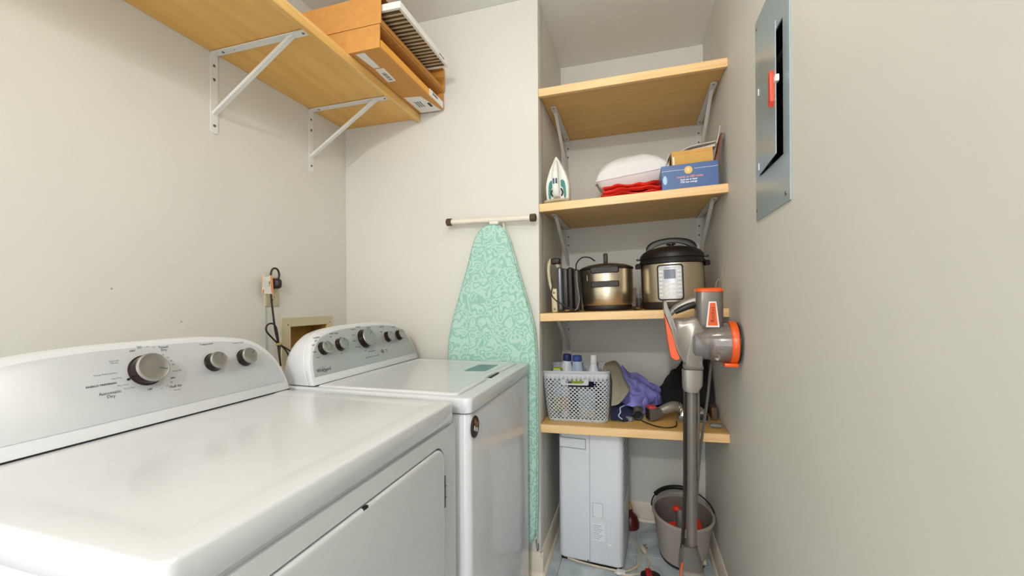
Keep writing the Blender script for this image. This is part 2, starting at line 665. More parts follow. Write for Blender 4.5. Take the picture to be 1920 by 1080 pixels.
# ------------------------------------------------------------------ shelves and brackets
def bracket(label, loc, rotz, arm=0.44, leg=0.305, tilt=0.0, roty=0.0, group='white steel shelf brackets'):
    """origin at the top inner corner: arm along local +x, leg down the wall"""
    b = empty('shelf_bracket', label, 'bracket', loc, (0, roty, rotz), group)
    w = 0.014
    hole = lambda x, y: circ(x, y, 0.0032, 8)
    am = frame((0, 0, -0.0045), (1, 0, 0), (0, 1, 0), (0, 0, 1))
    MB().plate(rrect(0, arm, -w, w, 0.010, 4), [hole(0.24 * arm, 0)], 0, 0.0035, am).build('arm', M_STEELW, b)
    lm = frame((0.0005, 0, 0), (0, 1, 0), (0, 0, -1), (1, 0, 0))
    lm = frame((0.0005, 0, 0), (0, 1, 0), (0, 0, 1), (1, 0, 0))
    MB().plate(rrect(-w, w, -leg, -0.001, 0.012, 4), [hole(0, -leg * 0.35)], 0, 0.0035, lm).build('leg', M_STEELW, b)
    # channel shaped brace from the leg up to the arm
    p0, p1 = Vector((0.004, 0, -leg * 0.77)), Vector((arm * 0.86, 0, -0.006))
    d = (p1 - p0).normalized()
    n = Vector((0, 1, 0)).cross(d)
    L = (p1 - p0).length
    bm_ = frame(p0, (0, 1, 0), n, d)
    MB().prism([(-0.008, 0), (0.008, 0), (0.008, -0.011), (0.006, -0.011), (0.006, -0.003), (-0.006, -0.003), (-0.006, -0.011), (-0.008, -0.011)], 0, L, bm_).build('brace', M_STEELW, b)
    for z in (-0.048, -0.100, -leg + 0.03):
        m = frame((0.004, 0, z), (0, 1, 0), (0, 0, 1), (1, 0, 0))
        MB().lathe([(0.0055, 0), (0.005, 0.0018), (0.002, 0.003)], 10, m).build('screw', M_SCREW, b)
    for x in (0.05, arm - 0.02):
        m = frame((x, 0, -0.0045), (1, 0, 0), (0, -1, 0), (0, 0, -1))
        MB().lathe([(0.005, 0), (0.0045, 0.0016), (0.002, 0.0026)], 10, m).build('screw', M_SCREW, b)
    return b


sh = empty('wall_shelf', 'long pine shelf on white brackets high above the washer and dryer', 'shelf', (XL, 0, 2.246))
MB().box(XL + 0.002, -1.08, -0.60, YE - 0.002, 2.246, 2.264).build('shelf_board', M_PLY_Y, sh, world=True)
MB().box(-1.08, -1.060, -0.60, YE - 0.002, 2.228, 2.266, 0.0015, 1).build('front_edge', M_PINE_Y, sh, world=True)
bracket('nearer white steel bracket holding the long shelf above the dryer', (XL, 1.168, 2.245), 0)
bracket('farther white steel bracket holding the long shelf, near the room corner', (XL, 1.655, 2.245), 0)

SH = [(2.305, 2.313), (1.758, 1.787), (1.238, 1.264), (0.711, 0.736)]
WORDS = ['topmost', 'second from the top', 'third from the top', 'lowest']
HOLD = ['empty topmost pine shelf of the closet niche, below the ceiling',
        'pine closet shelf carrying the iron, pillow and blue box',
        'pine closet shelf carrying the two electric cookers',
        'lowest pine closet shelf carrying the grey basket and rags']
TILT = []
for k, (zl, zr) in enumerate(SH):
    a = -math.atan((zr - zl) / 0.812)
    TILT.append(a)
    s = empty('closet_shelf', HOLD[k], 'shelf', (-0.028, YE, (zl + zr) / 2), (0, a, 0), 'pine shelves of the closet niche')
    MB().box(-0.404, 0.404, 0.020, 0.638, -0.018, 0).build('shelf_board', M_PLY, s)
    MB().box(-0.4055, 0.4055, 0, 0.020, -0.037, 0.0005, 0.0015, 1).build('front_edge', M_PINE, s)
    for side, x in (('left', -0.392), ('right', 0.352)):
        zz = zl + (zr - zl) * (x - XN) / 0.812 - 0.0196
        if k == 3 and side == 'left':
            leg = 0.12
        else:
            leg = 0.30
        bracket('white steel bracket under the %s end of the %s closet shelf' % (side, WORDS[k]), (x, YN, zz), -PI / 2, 0.49, 0.30)


def shelf_z(k, x):
    zl, zr = SH[k]
    return zl + (zr - zl) * (x - XN) / 0.812 + 0.001


def on_shelf(name, label, cat, k, x, y, rotz=0.0, group=None, dz=0.0):
    return empty(name, label, cat, (x, y, shelf_z(k, x) + dz), (0, TILT[k], rotz), group)


# ------------------------------------------------------------------ washer and dryer
HALF = [(1.0, 0.0), (0.993, 0.040), (0.968, 0.078), (0.935, 0.105), (0.89, 0.129), (0.82, 0.152), (0.74, 0.168), (0.60, 0.180), (0.45, 0.186), (0.25, 0.190)]
ZB = 1.018


def console_outline(w, shrink=0.0, base=0.0):
    h = [(w * a - shrink * (0.6 + 0.4 * a), z - shrink * (z / 0.19)) for a, z in HALF]
    up = catmull([(a, b, 0) for a, b in h] + [(0, 0.190 - shrink, 0)], 4)
    up = [(p.x, max(base, p.y)) for p in up]
    return up + [(-a, b) for a, b in reversed(up[:-1])]


def console(parent, yc, w, x0, depth, panel_mat):
    k = 0.36

    def loop(sh_, dep, base=0.0, flatback=0.0):
        out = []
        for a, z in console_outline(w, sh_, base):
            xf = x0 - k * z - dep
            xb = x0 - depth
            out.append((xf * (1 - flatback) + xb * flatback, yc + a, ZB + z))
        return out
    c = MB().loft([loop(0.007, 0.0), loop(0.002, 0.003), loop(0.0, 0.010), loop(0.0, 0.022), loop(0.0015, 0.024), loop(0.0015, 0.0255), loop(0.0, 0.027),
                   loop(0.006, 0, 0, 0.75), loop(0.016, 0, 0, 0.95), loop(0.026, 0, 0, 1.0)]).build('console', M_WPLAS, parent, angle=40, world=True)
    # printed metal face plate, set a little proud
    lo = []
    for s_, d_ in ((0.0125, 0.001), (0.0125, -0.0008), (0.0135, -0.0014)):
        lo.append([(x0 - k * z - d_, yc + a, ZB + z) for a, z in console_outline(w, s_, 0.027)])
    MB().loft(lo).build('face_plate', panel_mat, c, angle=40, world=True)
    MB().box(x0 - 0.03, x0 + 0.001, yc - w + 0.006, yc + w - 0.006, ZB - 0.0025, ZB + 0.0008).build('shadow_gap', M_GAP, c, world=True)

    def fr(y, z, dep=0.0016):
        y *= 1 + 0.055 * (z - ZB)
        nrm = Vector((1, 0, k)).normalized()
        up_ = Vector((-k, 0, 1)).normalized()
        return frame(Vector((x0 - k * (z - ZB), y, z)) + nrm * dep, (0, 1, 0), up_, nrm)
    return c, fr


def knob(c, fr, y, z, r, ln, ang, big=False):
    m = fr(y, z)
    kb = MB().lathe([(r * 1.10, 0), (r * 1.10, 0.0015), (r * 1.03, 0.003), (r, ln * 0.82)], 36, m).build('knob', M_KNOBSIDE, c, world=True)
    MB().lathe([(r * 1.01, ln * 0.80), (r * 1.03, ln * 0.86), (r * 1.0, ln * 0.96), (r * 0.93, ln), (r * 0.90, ln * 0.985), (r * 0.5, ln * 1.0), (0.0005, ln * 1.005)], 36, m).build('knob_cap', M_KNOB, kb, world=True)
    MB().prism([(0.35 * r, -0.0011), (0.86 * r, -0.0011), (0.86 * r, 0.0011), (0.35 * r, 0.0011)], ln * 0.985, ln * 1.02, m @ Matrix.Rotation(ang, 4, 'Z')).build('pointer', M_INK, kb, world=True)


def slab_top(x0, x1, y0, y1, z0, z1, r=0.02):
    rr = lambda i, z: at(rrect(x0 + i, x1 - i, y0 + i, y1 - i, max(r - i * 0.3, 0.004), 5), z)
    return [rr(0.003, z0), rr(0.0, z0 + 0.003), rr(0, z1 - 0.006), rr(0.0015, z1 - 0.0025), rr(0.0042, z1 - 0.0006), rr(0.008, z1), rr(0.040, z1), rr(0.050, z1 - 0.0008), rr(0.062, z1 - 0.0018), rr(0.070, z1 - 0.002)]


def feet(parent, x0, x1, y0, y1):
    for x in (x0 + 0.05, x1 - 0.05):
        for y in (y0 + 0.05, y1 - 0.05):
            MB().lathe([(0.022, 0), (0.022, 0.012), (0.012, 0.016), (0.012, 0.045)], 16, Matrix.Translation((x, y, 0))).build('foot', M_DARK, parent, world=True)


# dryer
DX0, DX1, DY0, DY1 = -1.20, -0.494, 0.322, 1.083
dry = empty('clothes_dryer', 'white front-loading dryer nearest the camera, wide lid and silver console with three knobs', 'dryer', ((DX0 + DX1) / 2, (DY0 + DY1) / 2, 0))
MB().box(DX0, DX1 - 0.012, DY0 + 0.002, DY1 - 0.002, 0.04, 0.968, 0.004, 2).build('cabinet', M_WHITE, dry, world=True)
MB().loft(slab_top(DX0, DX1, DY0 - 0.006, DY1 - 0.008, 0.966, 1.017)).build('top_panel', M_WHITE, dry, angle=50, world=True)
feet(dry, DX0, DX1, DY0, DY1)
FX = frame((DX1 - 0.012, 0, 0), (0, 1, 0), (0, 0, 1), (1, 0, 0))   # x -> Y, y -> Z
dhole = rrect(0.398, 1.009, 0.29, 0.918, 0.045, 8)
fp = MB().plate(rrect(DY0 + 0.003, DY1 - 0.001, 0.10, 0.955, 0.008, 3), [dhole], 0, 0.010, FX).build('front_panel', M_WHITE, dry, world=True)
MB().box(DX1 - 0.016, DX1 - 0.0115, DY0 + 0.02, DY1 - 0.02, 0.13, 0.94).build('recess_back', M_INK, dry, world=True)
d = rrect(0.403, 1.004, 0.295, 0.913, 0.041, 8)
door = MB().loft([[(DX1 - 0.010, y, z) for y, z in d], [(DX1 - 0.001, y, z) for y, z in rrect(0.403, 1.004, 0.295, 0.913, 0.041, 8)],
                  [(DX1 + 0.002, y, z) for y, z in rrect(0.405, 1.002, 0.297, 0.911, 0.039, 8)], [(DX1 + 0.003, y, z) for y, z in rrect(0.409, 0.998, 0.301, 0.907, 0.036, 8)],
                  [(DX1 + 0.003, y, z) for y, z in rrect(0.416, 0.991, 0.308, 0.900, 0.032, 8)]]).build('door', M_WHITE, dry, angle=50, world=True)
MB().box(DX1 - 0.004, DX1 + 0.0036, 0.660, 0.674, 0.9085, 0.9140, 0.001, 1).build('finger_notch', M_GAP, door, world=True)
for z0 in (0.745, 0.36):
    h = MB().box(DX1 - 0.004, DX1 + 0.002, 1.0055, 1.0125, z0, z0 + 0.086, 0.0015, 1)
    for q in (0.028, 0.058):
        h.box(DX1 - 0.002, DX1 + 0.0032, 1.0045, 1.0135, z0 + q - 0.001, z0 + q + 0.001)
    h.build('hinge', M_SCREW, door, world=True)
dc, dfr = console(dry, 0.704, 0.381, -1.086, 0.135, M_SILVER)
knob(dc, dfr, 0.690, 1.140, 0.034, 0.030, -0.35)
knob(dc, dfr, 0.853, 1.135, 0.0235, 0.026, 0.9)
knob(dc, dfr, 0.948, 1.135, 0.0235, 0.026, 0.7)
for tx, y, z, s, m_ in (('Automatic\nDry', 0.614, 1.0995, 0.0125, M_INK), ('ENERGY PREFERRED', 0.602, 1.122, 0.0078, M_INKD), ('OFF', 0.690, 1.0955, 0.0078, M_INKD),
                        ('Fluff Air', 0.747, 1.0915, 0.0115, M_INK), ('(no heat)', 0.748, 1.083, 0.0055, M_INKL), ('Timed\nDry', 0.737, 1.186, 0.0110, M_INK),
                        ('DRY', 0.671, 1.188, 0.0080, M_INK), ('Damp\nAlert', 0.686, 1.195, 0.0058, M_INKL), ('Normal\nHeavy', 0.632, 1.168, 0.0075, M_INKL), ('Less Dry', 0.630, 1.132, 0.0070, M_INKL),
                        ('Energy Preferred Dry', 0.612, 1.144, 0.0062, M_INKL), ('More Dry', 0.640, 1.115, 0.0070, M_INKL), ('Very Dry', 0.650, 1.1065, 0.0070, M_INKL),
                        ('Touch Up', 0.757, 1.128, 0.0062, M_INKL), ('DRY', 0.744, 1.112, 0.0070, M_INKD), ('60', 0.733, 1.171, 0.0065, M_INKL), ('50', 0.742, 1.163, 0.0065, M_INKL),
                        ('40', 0.748, 1.154, 0.0065, M_INKL), ('30', 0.751, 1.144, 0.0065, M_INKL), ('20', 0.739, 1.1025, 0.0065, M_INKL), ('15', 0.728, 1.096, 0.0065, M_INKL), ('10', 0.714, 1.0925, 0.0065, M_INKL),
                        ('90', 0.703, 1.1945, 0.0062, M_INKL), ('70', 0.716, 1.1915, 0.0062, M_INKL),
                        ('Temperature', 0.845, 1.186, 0.0090, M_INK), ('Wrinkle Shield', 0.938, 1.180, 0.0080, M_INKL), ('High', 0.893, 1.145, 0.0060, M_INKL)):
    lettering(tx, s * 0.78, dfr(y, z), m_, dc)
MB().prism([(-0.004, -0.0015), (-0.0005, -0.0032), (0.0035, -0.001), (0.004, 0.003), (0, 0.0032), (-0.0035, 0.0015)], 0, 0.0005, dfr(0.652, 1.1255)).build('leaf_mark', M_INKD, dc, world=True)

# washer
WX0, WX1, WY0, WY1 = -1.16, -0.464, 1.119, 1.828
was = empty('washing_machine', 'white top-loading washing machine beyond the dryer, grey console with five knobs', 'washer', ((WX0 + WX1) / 2, (WY0 + WY1) / 2, 0))
MB().loft([at(rrect(WX0, WX1 - 0.004, WY0 + 0.004, WY1 - 0.004, 0.022, 6), z) for z in (0.04, 0.955)] + [at(rrect(WX0 + 0.004, WX1 - 0.008, WY0 + 0.008, WY1 - 0.008, 0.02, 6), 0.964)]).build('cabinet', M_WHITE, was, angle=50, world=True)
MB().loft([at(rrect(WX0 + 0.01, WX1 - 0.012, WY0 + 0.012, WY1 - 0.012, 0.02, 5), z) for z in (0.960, 0.972)]).build('gap_band', M_GAP, was, world=True)
feet(was, WX0, WX1, WY0, WY1)
rr = lambda i, z, r=0.022: at(rrect(WX0 + i, WX1 - i, WY0 + i, WY1 - i, max(r - i * 0.3, 0.004), 6), z)
MB().loft([rr(0.003, 0.968), rr(0, 0.971), rr(0, 1.0085), rr(0.0015, 1.012), rr(0.0045, 1.0140), rr(0.009, 1.0145)]).build('top_deck', M_WHITE, was, angle=50, world=True)
# lid with a finger notch along its front edge
lx0, lx1, ly0, ly1 = -1.028, -0.515, 1.146, 1.800
lidout = [(lx0, ly0), (lx1 - 0.02, ly0)] + [(lx1 - 0.02 + 0.02 * math.sin(t * PI / 10), ly0 + 0.02 - 0.02 * math.cos(t * PI / 10)) for t in range(1, 6)] + \
         [(lx1, 1.385), (lx1 - 0.004, 1.40), (lx1 - 0.015, 1.43), (lx1 - 0.017, 1.46), (lx1 - 0.017, 1.52), (lx1 - 0.014, 1.55), (lx1 - 0.004, 1.575), (lx1, 1.59)] + \
         [(lx1 - 0.02 + 0.02 * math.cos(t * PI / 10), ly1 - 0.02 + 0.02 * math.sin(t * PI / 10)) for t in range(0, 6)] + [(lx0, ly1)]


def scl(pts, i):
    cx, cy = (lx0 + lx1) / 2, (ly0 + ly1) / 2
    hx, hy = (lx1 - lx0) / 2, (ly1 - ly0) / 2
    return [(cx + (x - cx) * (hx - i) / hx, cy + (y - cy) * (hy - i) / hy) for x, y in pts]


lid = MB().loft([at(lidout, 1.0147), at(lidout, 1.017), at(scl(lidout, 0.002), 1.0195), at(scl(lidout, 0.006), 1.0205), at(scl(lidout, 0.022), 1.0205), at(scl(lidout, 0.030), 1.0185), at(scl(lidout, 0.036), 1.018)]).build('lid', M_WHITE, was, angle=50, world=True)
MB().prism([(-0.512, 1.435), (-0.527, 1.44), (-0.527, 1.552), (-0.520, 1.556), (-0.514, 1.53)], 1.0146, 1.0152).build('finger_notch', M_GAP, lid, world=True)
stk = MB().prism([(-0.664, 1.535), (-0.578, 1.550), (-0.578, 1.715), (-0.664, 1.705)], 1.0182, 1.0188).build('sticker', M_STICK, lid, world=True, label='teal energy sticker with pale lines')
for q in range(5):
    MB().box(-0.650 + q * 0.016, -0.648 + q * 0.016, 1.56, 1.69, 1.0188, 1.0190).build('print_line', M_INKL, stk, world=True)
wc, wfr = console(was, 1.483, 0.350, -1.036, 0.150, M_GREYPAN)
for y, z, r, a in ((1.214, 1.133, 0.0225, 2.2), (1.302, 1.137, 0.0225, 1.4), (1.452, 1.146, 0.036, 0.9), (1.615, 1.139, 0.0225, 1.2), (1.706, 1.139, 0.0225, 1.8)):
    knob(wc, wfr, y, z, r, 0.024 if r < 0.03 else 0.030, a)
for tx, y, z, s in (('Load Size', 1.195, 1.174, 0.0085), ('Water Temp', 1.285, 1.181, 0.0085), ('Normal', 1.432, 1.1955, 0.0085), ('Soil Level', 1.593, 1.186, 0.0085), ('Options', 1.685, 1.180, 0.0085),
                    ('Auto', 1.188, 1.163, 0.006), ('Small', 1.172, 1.150, 0.006), ('Medium', 1.172, 1.126, 0.006), ('Large', 1.180, 1.106, 0.006), ('Cold', 1.265, 1.170, 0.006), ('Warm', 1.318, 1.163, 0.006), ('Hot', 1.300, 1.104, 0.006),
                    ('Heavy Duty', 1.400, 1.188, 0.006), ('Bulky Items', 1.500, 1.188, 0.006), ('Colors', 1.392, 1.166, 0.006), ('Delicate', 1.388, 1.143, 0.006), ('Rinse & Spin', 1.400, 1.118, 0.006), ('Casual', 1.512, 1.152, 0.006), ('Quick Wash', 1.505, 1.122, 0.006),
                    ('Soak', 1.440, 1.098, 0.006), ('Deep Water Wash', 1.480, 1.092, 0.006), ('Light', 1.580, 1.165, 0.006), ('Start', 1.583, 1.087, 0.006), ('Pause', 1.583, 1.080, 0.006)):
    lettering(tx, s, wfr(y, z), M_INK, wc)
logo = lettering('Whirlpool', 0.0165, wfr(1.193, 1.062), M_INKD, wc)
rg = [(0.004 + 0.0125 * math.cos(t) * 1.0, 0.001 + 0.0105 * math.sin(t)) for t in [2 * PI * i / 24 for i in range(24)]]
ri = [(0.005 + 0.0112 * math.cos(t) * 1.0, 0.0015 + 0.0096 * math.sin(t)) for t in [2 * PI * i / 24 for i in range(24)]]
MB().plate(rg, [ri], 0, 0.0005, wfr(1.193, 1.062)).build('logo_ring', M_INK, wc, world=True)
MB().lathe([(0.0085, 0), (0.0085, 0.002), (0.0075, 0.003), (0.0005, 0.003)], 24, wfr(1.551, 1.083)).build('start_button', M_DGREY, wc, world=True)
for q in range(7):
    MB().box(-0.0022, 0.0022, -0.0018, 0.0018, 0, 0.0006, mx=wfr(1.434 + q * 0.0135, 1.0705)).build('status_mark', M_INKD, wc, world=True)
# round badge / magnet on the washer front
bm_ = frame((WX1 - 0.004, 1.157, 0.922), (0, 1, 0), (0, 0, 1), (1, 0, 0))
mg = MB().lathe([(0.030, 0.0003), (0.0305, 0.003), (0.029, 0.0055), (0.026, 0.006), (0.0005, 0.006)], 32, bm_, sx=0.95, sy=1.08).build('magnet', M_BROWNP, None)
tag(mg, 'round brown magnet with copper marks on the washer front', 'magnet')
for q, (px, py, w_) in enumerate(((-0.006, 0.018, 0.007), (0.002, 0.008, 0.0065), (0.012, 0.004, 0.0055), (-0.013, -0.001, 0.0035), (-0.002, -0.007, 0.0035), (0.010, -0.012, 0.0035))):
    MB().prism([(-w_, -0.005), (w_ * 0.2, -0.006), (w_, 0.005), (0, 0.008)], 0.0060, 0.0066, bm_ @ Matrix.Translation((px, py, 0))).build('mark', M_COPPER if q < 3 else M_LABEL, mg)

# ------------------------------------------------------------------ ironing board on the end wall
ib = empty('ironing_board', 'ironing board in mint paisley cover hanging on the end wall', 'ironing board', (-0.66, 1.86, 0.16))
lft = [(-0.647, 1.668), (-0.687, 1.661), (-0.712, 1.645), (-0.745, 1.60), (-0.782, 1.471), (-0.83, 1.317), (-0.862, 1.21), (-0.882, 1.123), (-0.890, 1.015), (-0.892, 0.8), (-0.892, 0.42), (-0.890, 0.26), (-0.87, 0.19), (-0.84, 0.168), (-0.66, 0.16)]
rgt = [(-0.608, 1.654), (-0.585, 1.625), (-0.565, 1.575), (-0.539, 1.479), (-0.493, 1.33), (-0.468, 1.24), (-0.450, 1.165), (-0.439, 1.023), (-0.438, 0.72), (-0.440, 0.42), (-0.445, 0.27), (-0.455, 0.19), (-0.48, 0.166)]
ol = [(p.x, p.y) for p in catmull([(a, b, 0) for a, b in lft], 3)] + [(p.x, p.y) for p in catmull([(a, b, 0) for a, b in reversed(rgt)], 3)]
bmx = frame((0, 1.878, 0), (1, 0, 0), (0, 0, 1), (0, -1, 0))
cx_, cz_ = -0.665, 0.9


def shr(i):
    out = []
    n = len(ol)
    for q in range(n):
        a, b = Vector(ol[q - 1]), Vector(ol[(q + 1) % n])
        t = (b - a).normalized()
        nn = Vector((-t.y, t.x))
        p = Vector(ol[q])
        if (Vector((cx_, min(max(p.y, 0.5), 1.4))) - p).dot(nn) < 0:
            nn = -nn
        out.append(tuple(p + nn * i))
    return out


MB().loft([[bmx @ Vector((x, y, z)) for x, y in shr(i)] for i, z in ((0.006, 0), (0.001, 0.004), (0, 0.014), (0.002, 0.022), (0.007, 0.027), (0.014, 0.0285))]).build('padded_cover', M_MINT, ib, angle=60, world=True)
MB().tube([bmx @ Vector((x, y, 0.010)) for x, y in shr(-0.001)[::3]], 0.0035, 6, 2, closed=True).build('cover_piping', M_MINT, ib, world=True)
MB().tube([(-0.885, 1.858, 1.690), (-0.443, 1.858, 1.686)], 0.0135, 16, 4).build('foot_bar', M_TUBEW, ib, world=True)
for x, s in ((-0.885, 1), (-0.443, -1)):
    m = frame((x - 0.006 * s, 1.858, 1.690 if s > 0 else 1.686), (0, 1, 0), (0, 0, 1), (s, 0, 0))
    MB().lathe([(0.014, 0), (0.018, 0.003), (0.0182, 0.024), (0.0165, 0.028)], 18, m).build('rubber_cap', M_RUBBER, ib, world=True)
lg = MB()
for x in (-0.685, -0.612):
    lg.tube([(x, 1.862, 1.684), (x + 0.01, 1.888, 1.64), (x + 0.01, 1.889, 1.2), (x, 1.889, 0.3)], 0.007, 8, 4)
lg.build('leg_tube', M_TUBEW, ib, world=True)
MB().box(-0.668, -0.618, 1.848, 1.872, 1.664, 1.694, 0.008, 3).build('joint', M_TUBEW, ib, world=True)
MB().tube([(-0.449, 1.874, 0.18), (-0.446, 1.874, 0.14), (-0.441, 1.870, 0.132), (-0.437, 1.868, 0.15), (-0.438, 1.868, 0.168)], 0.0022, 6, 4).build('wire_hook', M_SCREW, ib, world=True)

# ------------------------------------------------------------------ outlet, cord, tag, washer outlet box
ot = empty('wall_outlet', 'ivory double outlet plate on the left wall above the washer', 'outlet', (XL, 1.422, 1.345))
MB().loft([[(XL + h_, y, z) for y, z in rrect(1.385 + i, 1.459 - i, 1.282 + i, 1.412 - i, 0.004, 3)] for h_, i in ((0, 0), (0.004, 0), (0.006, 0.003))]).build('cover_plate', M_CREAM, ot, world=True)
for zc in (1.380, 1.318):
    sk = MB().loft([[(XL + h_, y, z) for y, z in rrect(1.405, 1.439, zc - 0.0145, zc + 0.0145, 0.010, 4)] for h_ in (0.005, 0.0075)]).build('socket', M_CREAM, ot, world=True)
    MB().box(XL + 0.0072, XL + 0.0079, 1.4135, 1.4160, zc - 0.001, zc + 0.008).box(XL + 0.0072, XL + 0.0079, 1.427, 1.4295, zc - 0.001, zc + 0.008).box(XL + 0.0072, XL + 0.0079, 1.419, 1.424, zc - 0.010, zc - 0.005).build('slot', M_GAP, sk, world=True)
cord = empty('power_cord', 'brown power cord plugged into the wall outlet, tied in a loop behind the washer', 'power cord', (XL + 0.02, 1.43, 1.385))
MB().loft([[(XL + h_, 1.428 + a * s_, 1.383 + b * s_) for a, b in rrect(-0.019, 0.019, -0.024, 0.022, 0.008, 3)] for h_, s_ in ((0.008, 1.0), (0.020, 1.0), (0.034, 0.8), (0.042, 0.45))]).build('plug', M_BROWNP, cord, world=True)
MB().tube([(XL + 0.030, 1.430, 1.400), (XL + 0.032, 1.432, 1.424), (XL + 0.03, 1.424, 1.444), (XL + 0.03, 1.405, 1.446), (XL + 0.028, 1.394, 1.425), (XL + 0.025, 1.394, 1.36), (XL + 0.025, 1.402, 1.28),
           (XL + 0.03, 1.412, 1.18), (XL + 0.035, 1.420, 1.13), (XL + 0.03, 1.430, 1.08), (XL + 0.03, 1.44, 1.02)], 0.0042, 8, 6).build('cable', M_WIRE, cord, world=True)
MB().tube([(XL + 0.035, 1.421, 1.12), (XL + 0.04, 1.385, 1.150), (XL + 0.04, 1.358, 1.180), (XL + 0.04, 1.362, 1.203), (XL + 0.04, 1.385, 1.210), (XL + 0.04, 1.405, 1.195), (XL + 0.04, 1.415, 1.155), (XL + 0.035, 1.424, 1.115)], 0.0036, 8, 6).build('cable', M_WIRE, cord, world=True)
MB().tube([(XL + 0.04, 1.424, 1.115), (XL + 0.045, 1.455, 1.096), (XL + 0.05, 1.49, 1.070)], 0.0036, 8, 4).tube([(XL + 0.045, 1.424, 1.115), (XL + 0.05, 1.415, 1.08), (XL + 0.05, 1.42, 1.03)], 0.0036, 8, 4).tube([(XL + 0.045, 1.424, 1.115), (XL + 0.05, 1.45, 1.085), (XL + 0.05, 1.47, 1.05)], 0.0036, 8, 4).build('cable', M_WIRE, cord, world=True)
MB().tube([(XL + 0.035, 1.412, 1.116), (XL + 0.047, 1.422, 1.118), (XL + 0.038, 1.434, 1.114)], 0.006, 8, 4).build('twist_tie', mat('olive_tie', (150, 138, 60), 0.5), cord, world=True)
tg = MB().sheet([[(XL + 0.040, 1.340, 1.412), (XL + 0.036, 1.362, 1.408), (XL + 0.034, 1.392, 1.416)], [(XL + 0.045, 1.337, 1.372), (XL + 0.040, 1.360, 1.368), (XL + 0.034, 1.394, 1.372)], [(XL + 0.040, 1.336, 1.340), (XL + 0.044, 1.362, 1.336), (XL + 0.036, 1.396, 1.336)]], 8, 8, thick=0.0008).build('cord_tag', M_LABEL, cord, world=True, label='white paper tag with orange bands')
MB().sheet([[(XL + 0.0395, 1.339, 1.413), (XL + 0.039, 1.347, 1.411)], [(XL + 0.045, 1.336, 1.340), (XL + 0.045, 1.345, 1.338)]], 4, 6, thick=-0.002).build('orange_band', M_ORANGEL, tg, world=True)
MB().sheet([[(XL + 0.036, 1.383, 1.416), (XL + 0.036, 1.394, 1.417)], [(XL + 0.039, 1.385, 1.337), (XL + 0.038, 1.398, 1.337)]], 4, 6, thick=-0.002).build('orange_band', M_ORANGEL, tg, world=True)
lettering('!', 0.03, frame((XL + 0.0395, 1.376, 1.378), (0, 1, 0), (0, 0, 1), (1, 0, 0)), M_INKD, tg)
tag(MB().tube([(XL + 0.003, 1.390, 1.281), (XL + 0.003, 1.391, 1.17), (XL + 0.003, 1.393, 0.98)], 0.0016, 6, 4).build('thin_wire', M_INKL), 'thin grey wire running down the wall below the outlet', 'wire')
wb = empty('washer_outlet_box', 'cream recessed washer hose box set in the left wall behind the washer', 'outlet box', (XL, 1.635, 1.1))
MB().plate(rrect(1.468, 1.790, 0.945, 1.228, 0.006, 3), [rect(1.517, 1.753, 0.986, 1.187)], 0, 0.008, WL).build('frame', M_CREAM, wb, world=True)
MB().plate(rrect(1.5165, 1.7535, 0.9855, 1.1875, 0.003, 2), [rect(1.521, 1.749, 0.990, 1.183)], -0.085, 0.001, WL).box(XL - 0.088, XL - 0.083, 1.5165, 1.7535, 0.9855, 1.1875).build('recess', M_CREAMIN, wb, world=True)
for y, z in ((1.503, 1.196), (1.768, 1.196)):
    MB().lathe([(0.004, 0), (0.003, 0.002)], 10, frame((XL + 0.008, y, z), (0, 1, 0), (0, 0, 1), (1, 0, 0))).build('screw', M_SCREW, wb, world=True)
vl = MB()
for y in (1.585, 1.690):
    vl.tube([(XL - 0.05, y, 0.991), (XL - 0.05, y, 1.05)], 0.011, 10, 2)
    vl.box(XL - 0.07, XL - 0.03, y - 0.012, y + 0.012, 1.05, 1.075, 0.004, 2)
vl.build('valve', M_BRASS, wb, world=True)

# ------------------------------------------------------------------ boxes and filter on the long shelf
BX1 = -0.922


def open_box(label, y0, y1, z0, z1, x0=-1.40, x1=BX1):
    """cardboard box lying on its side, open towards +x"""
    b = empty('cardboard_box', label, 'cardboard box', ((x0 + x1) / 2, (y0 + y1) / 2, z0), group='cardboard boxes on the long shelf')
    t = 0.004
    MB().box(x0, x1, y0, y1, z0, z0 + t).build('bottom_panel', M_CARD, b, world=True)
    MB().box(x0, x1, y0, y1, z1 - t, z1).build('top_panel', M_CARD, b, world=True)
    MB().box(x0, x1, y0, y0 + t, z0 + t, z1 - t).build('end_panel', M_CARD, b, world=True)
    MB().box(x0, x1, y1 - t, y1, z0 + t, z1 - t).build('end_panel', M_CARDIN, b, world=True)
    MB().box(x0, x0 + t, y0 + t, y1 - t, z0 + t, z1 - t).build('back_panel', M_CARDIN, b, world=True)
    return b


b1 = open_box('lower of the two open cardboard boxes at the far end of the long shelf', 1.351, 1.892, 2.2672, 2.356)
b2 = open_box('upper of the two open cardboard boxes, nearest the ceiling', 1.349, 1.893, 2.3572, 2.470, x1=-0.915)
